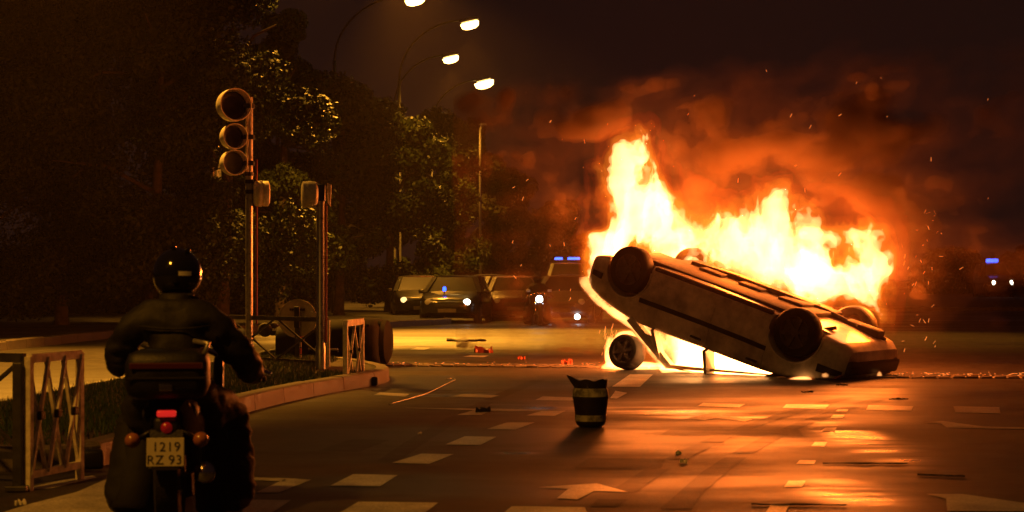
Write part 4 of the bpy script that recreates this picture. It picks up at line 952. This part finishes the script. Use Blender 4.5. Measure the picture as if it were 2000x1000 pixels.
debris(1107, 712, .16, .12, .08, 0, 'small reddish scrap near the flames', m=M_redpost_glow, seed=10)
debris(1018, 702, .12, .08, .05, 0, 'small scrap between the gutter and the far panel', m=M_redpost_glow, seed=11)
debris(448, 812, .05, .03, .02, 0, 'pale fragment on the asphalt beside the island kerb', m=M_refl, seed=12)
debris(820, 849, .03, .03, .02, 0, 'tiny pale fragment right of the island', m=M_refl, seed=13)
debris(40, 987, .06, .035, .03, R(20), 'shiny pale fragment at the lower left corner', m=M_refl, seed=14)
debris(1335, 905, .05, .04, .03, 0, 'small chip on the asphalt in the orange glow', m=M_refl, seed=15)
debris(1325, 888, .04, .03, .03, 0, 'tiny chip glinting orange below the beacon', m=M_refl, seed=16)
cpts = [Vector((*at(a, b), .012)) for a, b in ((760, 792), (800, 781), (835, 770), (862, 757), (880, 748), (889, 744), (884, 741), (872, 742))]
o = MB().tube(catmull(cpts, 4), .006, 6).build('cable', M_steel, None, True); tag(o, 'thin bright cable curling on the asphalt right of the island', 'cable', DG)

# small glowing bits along the gutter and sparks in the air (stuff)
eb = MB(); re_ = random.Random(4)
def spark(p, d, r): eb.bar(p, p+d, r, r)
for k in range(120):
    px = re_.uniform(760, 1190) if k < 55 else re_.uniform(1735, 2000)
    X_ = (px-1000)*22.2/F; yy_ = 22.5-.17*X_ if px < 1200 else 20.1; q = Vector(((px-1000)*yy_/F, yy_+re_.gauss(0, .12), re_.uniform(.02, .05))); spark(q, Vector((re_.uniform(.01, .03), 0, 0)), re_.uniform(.002, .005))
for k in range(75):
    a = re_.random(); px = 1760+abs(re_.gauss(0, 60)); py = re_.uniform(400, 690); Y_ = re_.uniform(19.3, 22)
    if a < .25: px, py = re_.uniform(1000, 1160), re_.uniform(200, 620)
    elif a < .45: px, py = re_.uniform(1100, 1950), re_.uniform(90, 400)
    q = pz(px, py, Y_); l = re_.uniform(.01, .06); an = re_.gauss(1.2, .5); spark(q, Vector((math.cos(an)*l, re_.gauss(0, .02), math.sin(an)*l)), re_.uniform(.002, .0035))
for k in range(40):     # dripping sparks under the nose
    q = pz(re_.uniform(1178, 1198)+re_.gauss(0, 4), re_.uniform(640, 705), 21.9+re_.gauss(0, .1)); l = re_.uniform(.03, .10); spark(q, Vector((l*.25, 0, l)), re_.uniform(.003, .006))
tag(eb.build('sparks', emis('glowing_spark', (1, .25, .04), 2.2)), 'glowing sparks flying around the fire and small bits along the gutter', 'sparks', kind='stuff')

# ------------------------------------------------------------------ smoke rolling off the fire (fills closed, billowing volumes)
def smoke_vol(name, col, dens, an=.0):
    m = bpy.data.materials.new(name); m.use_nodes = True; nt = m.node_tree; N = nt.nodes; N.remove(N['Principled BSDF'])
    p = N.new('ShaderNodeVolumePrincipled'); p.inputs['Color'].default_value = (*col, 1); p.inputs['Density'].default_value = dens; p.inputs['Anisotropy'].default_value = an
    nt.links.new(p.outputs[0], N['Material Output'].inputs['Volume']); return m
sh = .05; SX0, SX1, SY0, SY1, SZ0, SZ1 = -.9, 6.6, -1.0, 1.3, .1, 4.6
X, Yr, Z = [a.astype(np.float32) for a in np.meshgrid(np.arange(SX0, SX1, sh), np.arange(SY0, SY1, sh), np.arange(SZ0, SZ1, sh), indexing='ij')]
wx = (fbm(X*.9+3, Yr*.9, Z*.9, 3)-.5)*.7; wz = (fbm(X*.9+33, Yr*.9, Z*.9, 3)-.5)*.6; Xw, Yw, Zw = X+wx, Yr, Z+wz
env = blobs([(960, 215, 45, 60, .7, .8), (1040, 240, 60, 50, .7, .8), (1140, 235, 50, 45, .6, 1.0), (1060, 330, 60, 60, .6, .5), (1240, 190, 80, 40, .7, .6), (1380, 200, 80, 55, .8, .6), (1420, 300, 90, 50, .7, 1.0), (1540, 200, 70, 50, .8, .6), (1480, 260, 80, 50, .7, .9),
             (1560, 320, 60, 45, .7, .8), (1640, 320, 60, 50, .7, 1.0), (1660, 230, 50, 40, .6, .7), (1770, 260, 80, 40, .7, 1.1), (1730, 200, 40, 40, .6, .6), (1850, 250, 40, 30, .6, .7), (1760, 370, 60, 60, .6, 1.0), (1700, 420, 50, 60, .5, .9), (1800, 440, 50, 80, .6, .6),
             (1350, 370, 60, 40, .5, .8), (1780, 520, 40, 70, .5, .45), (1790, 620, 50, 40, .5, .4), (1200, 250, 60, 40, .5, .8)])
bil = 1-fbm(X*1.5+5+wz, Yr*1.5, Z*1.7, 5, .6, True); bl2 = fbm(X*1.1+51, Yr*1.1, Z*1.3, 5, .6)
sf = env*1.1+(bil-.38)*2.3+(bl2-.5)*2.0-np.clip((Z-4.0)*3, 0, 3)-np.clip((1.4-Z)*1.2, 0, 3)*(X > 4.4)
YS = 1
smoke = thing('smoke', 'brown smoke billowing above the flames, lit from below', 'smoke', (0, 0, 0), kind='stuff')
for nm, iso, m in (('smoke_veil', -.15, smoke_vol('drifting_smoke', (.20, .13, .08), .10)), ('smoke_veil', .22, smoke_vol('thin_smoke', (.18, .12, .07), .24)), ('smoke_billow', .58, smoke_vol('thick_smoke', (.21, .145, .09), 1.8)), ('smoke_billow', .90, smoke_vol('dense_smoke', (.20, .14, .09), 4))):
    vt, fq = surfnet(sf-iso, np.array([SX0, SY0, SZ0]), sh); vt[:, 1] += ycar(vt[:, 0])+.35; netmesh(nm, vt, fq, m, smoke)
h2 = .12; Xv, Yv, Zv = [a.astype(np.float32) for a in np.meshgrid(np.arange(-1, 7, h2), np.arange(17.5, 24.5, h2), np.arange(0, 4.2, h2), indexing='ij')]
rv = np.sqrt(((Xv-2.95)/3.0)**2+((Yv-20.9+.4*(Xv-2.95))/2.6)**2+((Zv-1.1)/2.3)**2)
vt, fq = surfnet(1-rv+(fbm(Xv*.9, Yv*.9, Zv*.9, 4, .55)-.5)*1.5, np.array([-1, 17.5, 0.01]), h2)
netmesh('added_glow_veil', vt, fq, smoke_vol('added_glow_veil', (.8, .6, .45), .010), smoke)  # thin veil added round the car to spread the fire's glow over it
# thin night haze holding the light of the fire and the lamps
hz_ = MB().box((0, 62, 6), (130, 140, 15)).build('haze', smoke_vol('haze', (.75, .55, .42), .00045, .3)); tag(hz_, 'thin smoky haze hanging over the junction', 'haze', kind='stuff')
